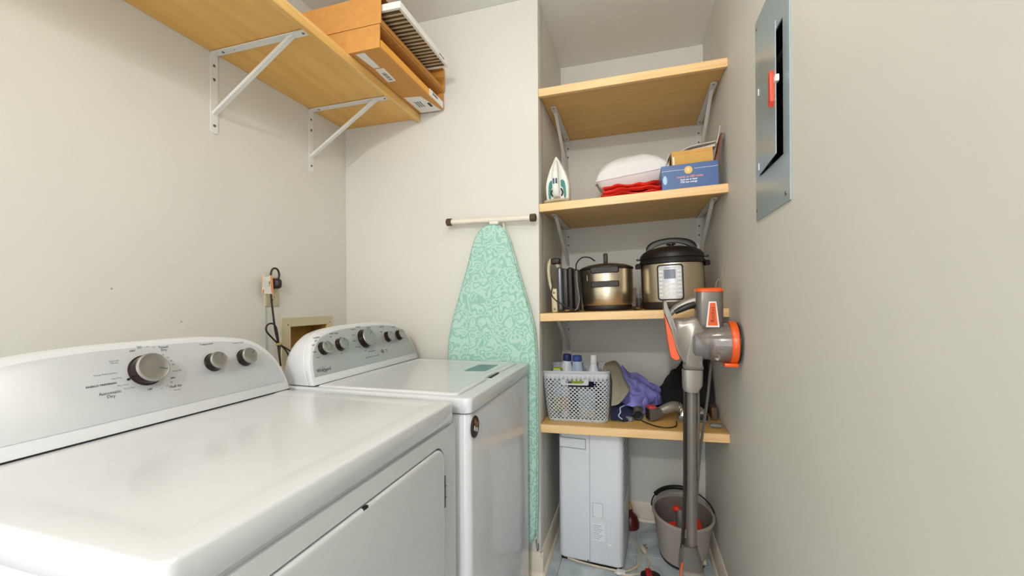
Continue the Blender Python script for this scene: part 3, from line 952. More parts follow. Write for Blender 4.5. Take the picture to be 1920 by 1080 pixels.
# labels stuck on the overhanging underside of the lower box
for (pts, wr) in (([(-1.04, 1.365), (-1.000, 1.365), (-1.002, 1.468), (-1.030, 1.468)], None), ([(-1.03, 1.476), (-0.99, 1.478), (-0.996, 1.578), (-1.037, 1.580)], 1), ([(-1.045, 1.722), (-0.962, 1.735), (-0.932, 1.890), (-1.045, 1.886)], 2)):
    L_ = MB().prism(pts, 2.2664, 2.2671).build('paper_label', M_LABEL, b1, world=True)
    if wr == 1:
        for q in range(9):
            y = 1.508 + q * 0.007
            MB().box(-1.022, -1.004, y, y + (0.0035 if q % 3 else 0.002), 2.2660, 2.2665).build('print_bar', M_INKD, L_, world=True)
    if wr == 2:
        for q in range(3):
            MB().box(-1.02 + q * 0.012, -1.014 + q * 0.012, 1.775, 1.83, 2.2660, 2.2665).build('print_bar', M_INK, L_, world=True)
        MB().box(-0.966, -0.952, 1.80, 1.84, 2.2660, 2.2665).build('print_bar', M_INKD, L_, world=True)
fc = empty('filter_carton', 'flat orange and white printed filter carton inside the lower cardboard box', 'carton', (-1.1, 1.62, 2.2715), group='filter cartons')
MB().box(-1.36, -0.921, 1.360, 1.882, 2.2715, 2.300, 0.001, 1).build('carton_body', mat('orange_carton', (240, 170, 60), 0.45), fc, world=True)
lb = MB().box(-0.9215, -0.9195, 1.742, 1.884, 2.2712, 2.303).build('white_label', M_LABEL, fc, world=True)
lettering('20x20x1', 0.016, frame((-0.9192, 1.80, 2.292), (0, 1, 0), (0, 0, 1), (1, 0, 0)), M_INKD, lb, bold=0.0004)
fc2 = empty('filter_carton', 'plain brown filter carton inside the upper cardboard box, under the pleated filter', 'carton', (-1.15, 1.62, 2.3615), group='filter cartons')
MB().box(-1.38, -0.930, 1.360, 1.884, 2.3615, 2.392, 0.001, 1).build('carton_body', M_CARDIN, fc2, world=True)
# pleated air filter poking out of the upper box
af = empty('air_filter', 'pleated air filter in a white frame sticking out of the upper cardboard box', 'air filter', (-0.84, 1.570, 2.408), (0, 0.03, 0))
fl, fw, ft = 0.208, 0.50, 0.026
MB().box(-0.012, 0.0, -fl, fl, 0, ft, 0.001, 1).build('frame_side', M_LABEL, af)
MB().box(-fw, -fw + 0.012, -fl, fl, 0, ft, 0.001, 1).build('frame_side', M_LABEL, af)
for s in (-1, 1):
    MB().box(-fw + 0.012, -0.012, s * fl - (0.012 if s > 0 else 0), s * fl + (0.012 if s < 0 else 0), 0, ft, 0.001, 1).build('frame_side', M_LABEL, af)
npl = 17
row0, row1 = [], []
for i in range(2 * npl + 1):
    y = -fl + 0.012 + (2 * fl - 0.024) * i / (2 * npl)
    z = 0.003 if i % 2 == 0 else ft - 0.004
    row0.append((-fw + 0.012, y, z))
    row1.append((-0.012, y, z))
pm = MB().loft([row0, row1], (False, False), False).build('pleated_media', mat('shaded_pleats', (132, 104, 70), 0.95, var=0.1), af, angle=10)  # media coloured darker to stand in for shade between pleats
for i in range(1, npl):
    y = -fl + 0.012 + (2 * fl - 0.024) * i / npl
    MB().box(-fw + 0.012, -0.012, y - 0.0032, y + 0.0032, 0.0006, 0.0042).build('lit_ridge', M_PLEAT, af)  # pale bars added as lit ridges so the pleats read
lettering('AIR FLOW', 0.011, frame((0.0004, 0.14, 0.012), (0, 1, 0), (0, 0, 1), (1, 0, 0)), M_INKD, af, world=False)

# ------------------------------------------------------------------ breaker panel on the right wall
PX = XR
ep = empty('breaker_panel', 'grey steel breaker panel on the right wall with its door ajar', 'breaker panel', (PX, 1.335, 1.87))
FR = frame((PX, 0, 0), (0, -1, 0), (0, 0, 1), (-1, 0, 0))    # x -> -Y, y -> Z, z -> into the room
MB().plate(rect(-1.484, -1.186, 1.552, 2.182), [rect(-1.444, -1.232, 1.682, 2.040)], 0.0003, 0.004, FR).build('cover_plate', M_PANEL, ep, world=True)
MB().plate(rect(-1.445, -1.231, 1.681, 2.041), [rect(-1.443, -1.233, 1.683, 2.039)], -0.085, 0.0003, FR).box(PX + 0.084, PX + 0.087, 1.231, 1.445, 1.681, 2.041).build('recess', M_GAP, ep, world=True)
for q in range(8):
    for s in (0, 1):
        z0 = 1.735 + q * 0.034
        br = MB().box(PX + 0.02, PX + 0.08, 1.275 + s * 0.065, 1.335 + s * 0.065, z0, z0 + 0.031, 0.002, 1).build('breaker', M_DARK, ep, world=True)
a = math.radians(3.9)
hinge = Vector((PX - 0.0045, 1.441, 0))
dv = Vector((-math.sin(a), -math.cos(a), 0))
nv = Vector((-math.cos(a), math.sin(a), 0))
DM = frame(hinge, dv, (0, 0, 1), nv)      # x along the door away from the hinge
door = MB().plate(rect(0, 0.207, 1.686, 2.036), [], 0, 0.0022, DM).build('panel_door', M_PANEL, ep, world=True)
MB().box(0.150, 0.207, 1.8, 1.9, -0.010, 0.0, mx=DM).bm.free()
MB().prism([(0.168, 1.826), (0.186, 1.818), (0.196, 1.83), (0.194, 1.90), (0.184, 1.916), (0.172, 1.905), (0.176, 1.87)], 0.0024, 0.012, DM, 0.002, 2).build('red_tag', mat('red_lockout', (226, 70, 40), 0.4), door, world=True, label='orange red clip on the door edge')
MB().box(0.196, 0.214, 1.874, 1.892, -0.006, 0.004, 0.002, 2, mx=DM).build('latch', M_LABEL, door, world=True)
for z in (1.70, 1.93):
    MB().box(0.000, 0.008, z, z + 0.022, 0.0022, 0.0045, 0.0008, 1, mx=DM).build('hinge', M_LABEL, door, world=True)
for y, z in ((1.468, 2.155), (1.470, 1.583), (1.212, 1.575), (1.205, 2.158)):
    MB().lathe([(0.006, 0.004), (0.005, 0.006), (0.002, 0.007)], 12, FR @ Matrix.Translation((-y, z, 0))).build('screw', M_SCREW, ep, world=True)

# ------------------------------------------------------------------ second shelf: iron, pillow, red cloth, boxes
ir = on_shelf('clothes_iron', 'white and teal steam iron standing on its heel', 'iron', 1, -0.350, 1.955)
HW = [(0.0, 0.052), (0.02, 0.056), (0.06, 0.058), (0.09, 0.056), (0.13, 0.0455), (0.165, 0.0315), (0.195, 0.0165), (0.215, 0.0055), (0.222, 0.001)]


def ogive(s, z0=0.012, top=1.0):
    pr_ = catmull([(w * s, 0, z0 + (z * top)) for z, w in HW], 4)
    return [(p.x, p.z) for p in pr_] + [(-p.x, p.z) for p in reversed(pr_[:-1])]


def iron_loop(s, y, z0=0.012, top=1.0):
    return [(x, y, z) for x, z in ogive(s, z0, top)]


MB().loft([iron_loop(0.97, 0.042), iron_loop(1.0, 0.038), iron_loop(1.0, 0.034)]).build('soleplate', M_CHROME, ir)
MB().loft([iron_loop(1.0, 0.034), iron_loop(1.03, 0.028, 0.010, 1.01), iron_loop(0.98, 0.006, 0.012, 0.99), iron_loop(0.95, -0.008, 0.013, 0.97), iron_loop(0.88, -0.0125, 0.015, 0.94)]).build('shell', M_IRON, ir, angle=50)
for s in (-1, 1):
    q = [(0.019, 0.098), (0.027, 0.102), (0.037, 0.092), (0.041, 0.070), (0.0425, 0.045), (0.042, 0.018), (0.037, 0.012), (0.032, 0.016), (0.031, 0.048), (0.027, 0.064), (0.019, 0.070)]
    MB().prism([(s * x, z) for x, z in q], 0.0, 0.0035, frame((0, -0.0125, 0.012), (1, 0, 0), (0, 0, 1), (0, -1, 0)), 0.001, 1).build('teal_inset', M_TEAL, ir)
    MB().tube([(s * 0.019, -0.016, 0.070), (s * 0.026, -0.022, 0.058), (s * 0.027, -0.022, 0.046), (s * 0.020, -0.016, 0.036)], 0.003, 8, 4).build('grip_ring', M_DARK, ir)
hd = [(-0.016, -0.014, 0.016), (0.016, -0.014, 0.016)]
prof = [(0.016, 0.014, 0.026), (0.016, 0.034, 0.030), (0.016, 0.050, 0.060), (0.0150, 0.054, 0.105), (0.0135, 0.046, 0.145), (0.010, 0.028, 0.185), (0.006, 0.014, 0.205)]
lp = []
for w, yy, zz in catmull(prof, 3):
    lp.append([(w * math.cos(t) * 1.0, -yy + 0.010 * math.sin(t) + 0.0, zz) for t in [2 * PI * i / 14 for i in range(14)]])
MB().loft(lp).build('handle', M_IRON, ir, angle=60)
for s in (-1, 1):
    MB().box(s * 0.0062 - 0.0042, s * 0.0062 + 0.0042, -0.0665, -0.063, 0.084, 0.108, 0.001, 1).build('dark_window', M_NAVYP, ir)
    MB().lathe([(0.0022, 0), (0.002, 0.002)], 10, frame((s * 0.005, -0.050, 0.152), (1, 0, 0), (0, 0, 1), (0, -1, 0))).build('button', M_INK, ir)
MB().loft([at(rrect(-0.062 + i, 0.062 - i, -0.050 + i, 0.042 - i, 0.018, 5), z) for i, z in ((0.003, 0), (0, 0.003), (0, 0.010), (0.004, 0.0155))]).build('heel_rest', M_CORDTAN, ir)
MB().tube([(-0.055, -0.048, 0.008), (-0.02, -0.056, 0.007), (0.03, -0.055, 0.008), (0.058, -0.04, 0.009)], 0.0035, 8, 4).build('cord', M_CORDTAN, ir)

rc = on_shelf('folded_cloth', 'red folded cloth under the white pillow', 'cloth', 1, -0.010, 2.10)
rm = MB()
for q in range(3):
    z = 0.004 + q * 0.020
    s_ = 1 - 0.06 * q
    rm.sheet([[(-0.135 * s_, -0.13 * s_, z), (-0.05, -0.145 * s_, z + 0.004), (0.05, -0.14 * s_, z - 0.001), (0.135 * s_, -0.12 * s_, z + 0.006)],
              [(-0.14 * s_, -0.15 * s_, z + 0.010), (-0.05, -0.165 * s_, z + 0.014), (0.05, -0.16 * s_, z + 0.010), (0.14 * s_, -0.14 * s_, z + 0.014)],
              [(-0.14 * s_, -0.10, z + 0.018), (-0.05, -0.10, z + 0.021), (0.05, -0.10, z + 0.018), (0.14 * s_, -0.10, z + 0.020)],
              [(-0.14 * s_, 0.24, z + 0.018), (-0.05, 0.24, z + 0.020), (0.05, 0.24, z + 0.018), (0.13 * s_, 0.24, z + 0.018)]], 24, 18, 0.009, 22, q * 3.1, 0.003)
rm.build('cloth', M_RED, rc)

pl = empty('pillow', 'plump white pillow lying on the red cloth', 'pillow', (-0.020, 2.235, shelf_z(1, -0.018) + 0.170), (0.20, TILT[1] - 0.10, 0.06))
nx = 30


def pil(u, v, sgn):
    cx = max(0.0, 1 - abs(u) ** 2.6)
    cy = max(0.0, 1 - abs(v) ** 2.6)
    h = 0.102 * (cx * cy) ** 0.42
    pin = 1 - 0.05 * (1 - u * u) - 0.0
    pin2 = 1 - 0.05 * (1 - v * v)
    x, y = 0.178 * u * pin2, 0.150 * v * pin
    w = 0.004 * noise.noise(Vector((u * 3, v * 3, sgn * 4)))
    return Vector((x, y, sgn * h * (1.0 if sgn > 0 else 0.95) + (w if h > 0.01 else 0)))


for sgn in (1, -1):
    t = bmesh.new()
    V = [[t.verts.new(pil(-1 + 2 * i / nx, -1 + 2 * j / nx, sgn)) for j in range(nx + 1)] for i in range(nx + 1)]
    for i in range(nx):
        for j in range(nx):
            t.faces.new((V[i][j], V[i + 1][j], V[i + 1][j + 1], V[i][j + 1]))
    bmesh.ops.recalc_face_normals(t, faces=t.faces)
    if sgn > 0:
        pm_ = MB().add(t)
    else:
        pm_.add(t)
pm_.build('pillow_body', M_LINEN, pl, angle=80)
ed = [pil(-1 + 2 * i / 12, -1, 1) for i in range(12)] + [pil(1, -1 + 2 * i / 12, 1) for i in range(12)] + [pil(1 - 2 * i / 12, 1, 1) for i in range(12)] + [pil(-1, 1 - 2 * i / 12, 1) for i in range(12)]
MB().tube(ed, 0.0028, 6, 2, closed=True).build('seam', M_LINEN, pl)

bb = on_shelf('product_box', 'blue printed bulb box at the right end of the shelf', 'box', 1, 0.232, 1.998)
MB().box(-0.114, 0.114, -0.075, 0.075, 0, 0.108, 0.0012, 1).build('carton', M_BLUEBOX, bb)
bf = frame((0, -0.0752, 0), (1, 0, 0), (0, 0, 1), (0, -1, 0))
MB().box(-0.114, -0.020, 0.0835, 0.0850, 0, 0.0004, mx=bf).box(0.020, 0.112, 0.0835, 0.0850, 0, 0.0004, mx=bf).build('white_line', M_LABEL, bb)
em = MB().lathe([(0.0165, 0), (0.0165, 0.0005)], 24, bf @ Matrix.Translation((-0.004, 0.080, 0))).build('round_emblem', M_YEL, bb)
MB().plate(circ(-0.004, 0.080, 0.0125, 24), [circ(-0.004, 0.080, 0.0112, 24)], 0.0005, 0.0008, bf).build('ring', M_KRAFT, em)
MB().blob((-0.004, 0.083, 0.0007), (0.004, 0.005, 0.0006), 2, mx=bf).box(-0.006, -0.002, 0.073, 0.078, 0.0005, 0.001, mx=bf).build('bulb_mark', M_LABEL, em)
lettering('Switch to LED today', 0.0125, bf @ Matrix.Translation((0.002, 0.052, 0)), M_ORPRINT, bb, bold=0.0003, world=False)
lettering('And use at least', 0.0105, bf @ Matrix.Translation((-0.004, 0.040, 0)), M_LABEL, bb, bold=0.0003, world=False)
lettering('75% less energy', 0.0105, bf @ Matrix.Translation((-0.004, 0.029, 0)), M_LABEL, bb, bold=0.0003, world=False)
MB().blob((-0.100, 0.045, 0.0), (0.009, 0.020, 0.0006), 2, mx=bf).build('bulb_picture', M_BOTBLUE, bb)
kb_ = empty('kraft_box', 'small brown carton standing on the blue box', 'box', (0.245, 1.995, shelf_z(1, 0.245) + 0.1085), (0, TILT[1], 0))
MB().box(-0.085, 0.082, -0.055, 0.06, 0, 0.064, 0.001, 1).build('carton', M_KRAFT, kb_)
MB().box(-0.085, 0.082, -0.0556, -0.055, 0.050, 0.0512).build('flap_line', M_CARDIN, kb_)
MB().box(-0.080, -0.074, -0.0558, -0.0548, 0.005, 0.04).build('tape', M_LABEL, kb_)
lettering('FRAGILE', 0.009, frame((-0.01, -0.0556, 0.032), (1, 0, 0), (0, 0, 1), (0, -1, 0)), M_ORPRINT, kb_, world=False)
pp = empty('paper_stack', 'loose pinkish paper sleeves on top of the small brown carton', 'papers', (0.255, 2.0, shelf_z(1, 0.255) + 0.1735), (0, TILT[1], 0))
MB().sheet([[(-0.062, -0.045, 0.002), (0.0, -0.05, 0.018), (0.085, -0.05, 0.026)], [(-0.06, 0.05, 0.006), (0.0, 0.05, 0.024), (0.088, 0.05, 0.034)]], 10, 4, 0.002, 20, 1, 0.002).build('sheet', M_LABEL, pp)
MB().sheet([[(-0.020, -0.052, 0.001), (0.03, -0.053, 0.006), (0.08, -0.053, 0.012)], [(-0.02, 0.05, 0.003), (0.03, 0.05, 0.010), (0.084, 0.05, 0.018)]], 10, 4, 0.001, 20, 3, 0.010).build('sheet', M_PINKPAPER, pp)
pb = empty('paper_bag', 'brown and white paper envelope upright between the small carton and the right wall', 'envelope', (0.345, 1.99, shelf_z(1, 0.345) + 0.1095), (0, TILT[1], 0))
MB().sheet([[(-0.014, -0.050, 0.0), (0.0, -0.045, 0.04), (0.012, -0.04, 0.10), (0.020, -0.035, 0.125)], [(-0.010, 0.05, 0.0), (0.004, 0.05, 0.04), (0.016, 0.05, 0.10), (0.022, 0.05, 0.120)]], 10, 6, 0.003, 25, 4, 0.008).build('envelope', M_BROWNPAPER, pb)
MB().sheet([[(-0.004, -0.055, 0.075), (0.004, -0.05, 0.10), (0.014, -0.045, 0.150)], [(0.0, 0.02, 0.075), (0.010, 0.02, 0.10), (0.018, 0.02, 0.135)]], 8, 4, 0.002, 25, 6, 0.0015).build('flap', M_LABEL, pb)
pe = empty('paper_sleeve', 'white paper sleeve leaning left of the small brown carton, behind the pillow', 'papers', (0.148, 2.0, shelf_z(1, 0.148) + 0.1095), (0, TILT[1], 0))
MB().sheet([[(-0.012, -0.05, 0.0), (-0.006, -0.05, 0.035), (0.006, -0.05, 0.062)], [(-0.012, 0.05, 0.0), (-0.004, 0.05, 0.035), (0.008, 0.05, 0.062)]], 8, 4, 0.002, 25, 8, 0.003).build('sheet', M_PINKPAPER, pe)

# ------------------------------------------------------------------ third shelf: grill, slow cooker, pressure cooker
wf = on_shelf('waffle_maker', 'black and grey waffle maker standing on edge at the left end of the cooker shelf', 'waffle maker', 2, -0.335, 2.04)
MB().box(-0.030, -0.002, -0.03, 0.17, 0.006, 0.225, 0.012, 3).build('lower_shell', mat('steel_blue_grey', (112, 116, 124), 0.3, 0.6), wf)
MB().box(-0.002, 0.022, -0.025, 0.165, 0.010, 0.215, 0.004, 2).build('plate_gap', M_DARK, wf)
MB().box(0.022, 0.050, -0.03, 0.17, 0.006, 0.220, 0.012, 3).build('upper_shell', M_BROWNP, wf)
MB().box(-0.058, -0.030, -0.038, -0.016, 0.0, 0.118, 0.005, 2).build('bracket_leg', M_CREAM, wf)
MB().tube([(-0.050, -0.028, 0.10), (-0.062, -0.028, 0.14), (-0.070, -0.026, 0.20), (-0.066, -0.02, 0.245), (-0.052, -0.01, 0.262), (-0.034, -0.005, 0.250), (-0.022, 0.0, 0.220)], [0.010, 0.009, 0.008, 0.009, 0.011, 0.012, 0.009], 10, 5).build('handle', M_CREAM, wf)
MB().box(-0.058, -0.012, -0.03, 0.02, 0.240, 0.270, 0.008, 3).build('handle_grip', M_BROWNP, wf)
for z in (0.018, 0.098):
    MB().lathe([(0.0055, 0), (0.005, 0.002), (0.002, 0.003)], 12, frame((-0.044, -0.038, z), (1, 0, 0), (0, 0, 1), (0, -1, 0))).build('rivet', M_SCREW, wf)
MB().tube([(-0.058, -0.03, 0.17), (-0.05, -0.042, 0.13), (-0.056, -0.042, 0.09), (-0.035, -0.045, 0.06), (0.0, -0.045, 0.035), (0.045, -0.048, 0.014)], 0.003, 8, 5).build('cord', M_WIRE, wf)
blk = on_shelf('small_appliance', 'black slab shaped appliance standing between the waffle maker and the slow cooker', 'appliance', 2, -0.268, 2.015)
MB().box(-0.013, 0.016, -0.02, 0.045, 0.004, 0.205, 0.008, 3).build('body', M_DARK, blk)
MB().tube([(0.004, -0.022, 0.18), (0.008, -0.026, 0.12), (0.014, -0.028, 0.06), (0.004, -0.03, 0.02), (-0.01, -0.032, 0.008)], 0.003, 8, 5).build('cord', M_DGREY, blk)
MB().tube([(0.0, 0.0, 0.200), (0.004, -0.005, 0.235), (0.03, 0.0, 0.262), (0.065, 0.01, 0.262), (0.09, 0.03, 0.245)], 0.0032, 8, 6).build('cord', M_DARK, blk)
cp = on_shelf('cord_plug', 'brass pronged black plug lying below the hot plate', 'plug', 2, -0.290, 1.985, 0.5, 'loose plugs on the cooker shelf')
MB().box(-0.016, 0.012, -0.010, 0.010, 0.001, 0.018, 0.004, 2).build('plug_body', M_BROWNP, cp)
MB().box(-0.036, -0.016, -0.007, -0.005, 0.006, 0.014).box(-0.036, -0.016, 0.005, 0.007, 0.006, 0.014).build('prong', M_BRASS, cp)
cp2 = on_shelf('cord_plug', 'brass pronged plug lying between the two cookers', 'plug', 2, -0.002, 2.0, 2.4, 'loose plugs on the cooker shelf')
MB().box(-0.016, 0.012, -0.010, 0.010, 0.001, 0.018, 0.004, 2).build('plug_body', M_BROWNP, cp2)
MB().box(-0.036, -0.016, -0.007, -0.005, 0.006, 0.014).box(-0.036, -0.016, 0.005, 0.007, 0.006, 0.014).build('prong', M_BRASS, cp2)

sc_ = on_shelf('slow_cooker', 'oval stainless slow cooker with a dark lid knob', 'slow cooker', 2, -0.134, 2.155)
OX, OY = 0.97, 0.80
MB().lathe([(0.120, 0.0), (0.124, 0.006), (0.126, 0.020), (0.122, 0.028)], 48, sx=OX, sy=OY).build('base_ring', M_BROWNP, sc_)
MB().lathe([(0.122, 0.026), (0.128, 0.034), (0.133, 0.10), (0.135, 0.198), (0.136, 0.204), (0.130, 0.206)], 56, sx=OX, sy=OY).build('steel_body', M_STAIN, sc_)
MB().lathe([(0.134, 0.204), (0.139, 0.207), (0.140, 0.212), (0.136, 0.215), (0.126, 0.214)], 56, sx=OX, sy=OY).build('rim', M_BROWNP, sc_)
MB().lathe([(0.132, 0.214), (0.128, 0.220), (0.10, 0.230), (0.05, 0.238), (0.001, 0.240)], 48, sx=OX, sy=OY).build('lid', M_SSDARK, sc_)
MB().loft([at(rrect(-0.010 * s, 0.010 * s, -0.014 * s, 0.014 * s, 0.005, 4), z) for s, z in ((0.85, 0.236), (1.0, 0.246), (1.05, 0.285), (0.8, 0.291))]).build('lid_knob', M_BROWNP, sc_)
fy = -0.110
MB().loft([[(x, y, z) for x, z in rrect(-0.068 + i, 0.068 - i, 0.184 + i * 0.6, 0.214 - i * 0.6, 0.010, 4)] for y, i in ((fy + 0.012, 0), (fy - 0.008, 0), (fy - 0.014, 0.004))]).build('front_handle', M_BROWNP, sc_)
MB().loft([[(x, y, z) for x, z in rrect(-0.066 + i, 0.066 - i, 0.116 + i * 0.6, 0.145 - i * 0.6, 0.005, 4)] for y, i in ((fy + 0.016, 0), (fy - 0.008, 0), (fy - 0.012, 0.004))]).build('front_handle', M_BROWNP, sc_)
MB().box(-0.090, -0.074, -0.080, -0.0745, 0.150, 0.180, mx=Matrix.Rotation(-0.0, 4, 'Z')).build('rating_label', M_SSDARK, sc_)

ip = on_shelf('pressure_cooker', 'stainless electric pressure cooker with black arched lid and silver control panel', 'pressure cooker', 2, 0.178, 2.125)
R = 0.141
MB().lathe([(R - 0.008, 0.0), (R + 0.002, 0.004), (R + 0.005, 0.020), (R + 0.002, 0.034)], 56).build('base_ring', M_BROWNP, ip)
MB().lathe([(R, 0.032), (R + 0.001, 0.04), (R + 0.001, 0.205), (R, 0.212)], 64).build('steel_body', M_STAIN, ip)
side = MB()
for s in (-1, 1):
    side.loft([[((R + 0.002) * math.sin(s * t), -(R + 0.002) * math.cos(s * t), z) for z in (0.034, 0.21)] for t in [1.28 + i * 0.58 / 10 for i in range(11)]], (False, False), False)
side.build('side_panel', M_DARK, ip)
MB().lathe([(R + 0.002, 0.210), (R + 0.007, 0.214), (R + 0.009, 0.224), (R + 0.004, 0.232), (R + 0.002, 0.236), (R + 0.006, 0.240), (R + 0.003, 0.256), (R - 0.010, 0.272), (R - 0.035, 0.286), (0.07, 0.294), (0.001, 0.296)], 64).build('lid', M_DARK, ip)
ah = []
for t in range(0, 21):
    u = t / 20 * PI
    w = 0.028 + 0.006 * abs(math.cos(u))
    ah.append((-(0.116) * math.cos(u), 0.266 + 0.066 * math.sin(u) ** 0.85))
lp = []
for q, (x, z) in enumerate(ah):
    th = 0.0135 + 0.012 * abs(math.cos(q / 20 * PI)) ** 2
    lp.append([(x, -0.015, z - th), (x, 0.015, z - th), (x, 0.017, z + 0.002), (x, 0.011, z + th * 0.6), (x, -0.011, z + th * 0.6), (x, -0.017, z + 0.002)])
MB().loft(lp).build('lid_handle', M_DARK, ip, angle=60)
MB().lathe([(0.012, 0.294), (0.012, 0.306), (0.022, 0.308), (0.022, 0.313), (0.006, 0.315)], 20).build('steam_valve', M_DARK, ip)
for s in (-1, 1):
    MB().prism([(s * (R + 0.002), -0.05), (s * (R + 0.024), -0.036), (s * (R + 0.028), 0), (s * (R + 0.024), 0.036), (s * (R + 0.002), 0.05)], 0.200, 0.222, None, 0.006, 2).build('side_handle', M_DARK, ip)
    MB().box(*sorted((s * (R - 0.004), s * (R + 0.022))), -0.024, 0.0, 0.238, 0.247, 0.003, 2).build('lid_fin', M_DARK, ip)


def on_cyl(rad, x, z, d=0.0):
    t = x / rad
    return ((rad + d) * math.sin(t), -(rad + d) * math.cos(t), z)


def curved(rad, pts2, d0, d1):
    """closed outline wrapped on the cooker's front, between radial offsets"""
    return [[on_cyl(rad, x, z, d0) for x, z in pts2], [on_cyl(rad, x, z, d1) for x, z in pts2]]


def wrap_panel(rad, xa, xb, za, zb, rc, d0, d1, n=16):
    """rounded panel bent around the cooker's front"""
    cols = []
    for i in range(n + 1):
        x = xa + (xb - xa) * (0.5 - 0.5 * math.cos(PI * i / n))
        e_ = min(x - xa, xb - x)
        k_ = rc - math.sqrt(max(0, rc * rc - (rc - e_) ** 2)) if e_ < rc else 0
        cols.append((x, za + k_, zb - k_))
    m_ = MB()
    lo_ = []
    for x, z0_, z1_ in cols:
        lo_.append([on_cyl(rad, x, z0_, d0), on_cyl(rad, x, z1_, d0), on_cyl(rad, x, z1_, d1), on_cyl(rad, x, z0_, d1)])
    return m_.loft(lo_)


x0 = -0.020
RB = R + 0.001
wrap_panel(RB, x0 - 0.056, x0 + 0.056, 0.040, 0.204, 0.014, -0.001, 0.0045).build('panel_bezel', M_BROWNP, ip)
cpn = wrap_panel(RB, x0 - 0.049, x0 + 0.049, 0.047, 0.197, 0.010, 0.0, 0.0058).build('control_panel', M_CPANEL, ip)
wrap_panel(RB, x0 - 0.025, x0 + 0.023, 0.138, 0.180, 0.001, 0.004, 0.0066, 8).build('display', M_LCD, cpn)
for r_ in range(7):
    for cxx in (-0.038, 0.038):
        wrap_panel(RB, x0 + cxx - 0.008, x0 + cxx + 0.008, 0.060 + r_ * 0.018, 0.070 + r_ * 0.018, 0.003, 0.004, 0.0074, 4).build('button', M_LABEL, cpn)
for r_ in range(3):
    for cxx in (-0.013, 0.013):
        wrap_panel(RB, x0 + cxx - 0.009, x0 + cxx + 0.009, 0.066 + r_ * 0.021, 0.078 + r_ * 0.021, 0.003, 0.004, 0.0074, 4).build('button', M_LABEL, cpn)
lettering('Instant Pot', 0.011, frame((x0, -RB * math.cos(x0 / RB) - 0.0075, 0.188), (1, 0, 0), (0, 0, 1), (0, -1, 0)), M_INK, cpn, world=False)

sb = on_shelf('small_bottle', 'small dark capped bottle between the two cookers', 'bottle', 2, 0.020, 2.06)
MB().lathe([(0.013, 0), (0.014, 0.002), (0.014, 0.050), (0.010, 0.058)], 18).build('bottle_body', M_BROWNP, sb)
MB().lathe([(0.0105, 0.057), (0.0105, 0.074), (0.009, 0.076)], 18).build('cap', M_INK, sb)

# ------------------------------------------------------------------ lowest shelf: basket and its contents
bk = on_shelf('storage_basket', 'pale grey perforated plastic basket full of bottles', 'basket', 3, -0.268, 2.105)
BW, BD, BH = 0.162, 0.145, 0.240


def bask(u, v):
    """u = distance fraction around the wall, v = height fraction"""
    k = 0.885 + 0.115 * v ** 0.8
    hx, hy, r = BW * k, BD * k, 0.030
    sx_, sy_ = 2 * (hx - r), 2 * (hy - r)
    arc = PI / 2 * r
    per = 2 * sx_ + 2 * sy_ + 4 * arc
    s = (u % 1.0) * per
    segs = [('l', sx_, (-hx + r, -hy), (1, 0)), ('a', arc, (hx - r, -hy + r), -90), ('l', sy_, (hx, -hy + r), (0, 1)), ('a', arc, (hx - r, hy - r), 0),
            ('l', sx_, (hx - r, hy), (-1, 0)), ('a', arc, (-hx + r, hy - r), 90), ('l', sy_, (-hx, hy - r), (0, -1)), ('a', arc, (-hx + r, -hy + r), 180)]
    for sg in segs:
        if s <= sg[1] + 1e-9:
            if sg[0] == 'l':
                return Vector((sg[2][0] + sg[3][0] * s, sg[2][1] + sg[3][1] * s, v * BH))
            a_ = math.radians(sg[3]) + s / r
            return Vector((sg[2][0] + r * math.cos(a_), sg[2][1] + r * math.sin(a_), v * BH))
        s -= sg[1]
    return Vector((-hx + r, -hy, v * BH))


NU, NV = 56, 21
V0, V1 = 0.05, 0.86
t = bmesh.new()


def bv(u, v):
    return t.verts.new(bask(u, v))


def cell(u0, u1, v0, v1, hs, hv):
    c = [(u0, v0), ((u0 + u1) / 2, v0), (u1, v0), (u1, (v0 + v1) / 2), (u1, v1), ((u0 + u1) / 2, v1), (u0, v1), (u0, (v0 + v1) / 2)]
    o = [bv(a_, b_) for a_, b_ in c]
    um, vm = (u0 + u1) / 2, (v0 + v1) / 2
    h = [bv(um + (u1 - u0) * hs * math.cos(math.radians(-135 + 45 * q)), vm + (v1 - v0) * hv * math.sin(math.radians(-135 + 45 * q))) for q in range(8)]
    for q in range(8):
        r_ = (q + 1) % 8
        t.faces.new((o[q], o[r_], h[r_], h[q]))


for j in range(NV):
    off = 0.5 / NU if j % 2 else 0.0
    va, vb = V0 + (V1 - V0) * j / NV, V0 + (V1 - V0) * (j + 1) / NV
    for i in range(NU):
        ua, ub = i / NU + off, (i + 1) / NU + off
        um = (ua + ub) / 2
        if 17 <= j <= 19 and 0.075 < um < 0.192:
            continue
        cell(ua, ub, va, vb, 0.275, 0.475)
for (va, vb) in ((0.0, V0), (V1, 1.0)):
    for i in range(2 * NU):
        ua, ub = i / (2 * NU), (i + 1) / (2 * NU)
        t.faces.new([bv(ua, va), bv(ub, va), bv(ub, vb), bv(ua, vb)])
bmesh.ops.remove_doubles(t, verts=t.verts, dist=0.0003)
bmesh.ops.recalc_face_normals(t, faces=t.faces)
wallm = MB().add(t)
bwall = wallm.build('perforated_wall', M_BASK, bk, angle=45)
sd = bwall.modifiers.new('thick', 'SOLIDIFY')
sd.thickness = 0.0022
MB().loft([[bask(i / 64, 1.0) * s_ + Vector((0, 0, dz)) for i in range(64)] for s_, dz in ((0.985, -0.002), (0.985, 0.003), (1.0, 0.005), (1.018, 0.002), (1.018, -0.006), (1.0, -0.008))] , (False, False)).build('rim', M_BASK, bk, angle=60)
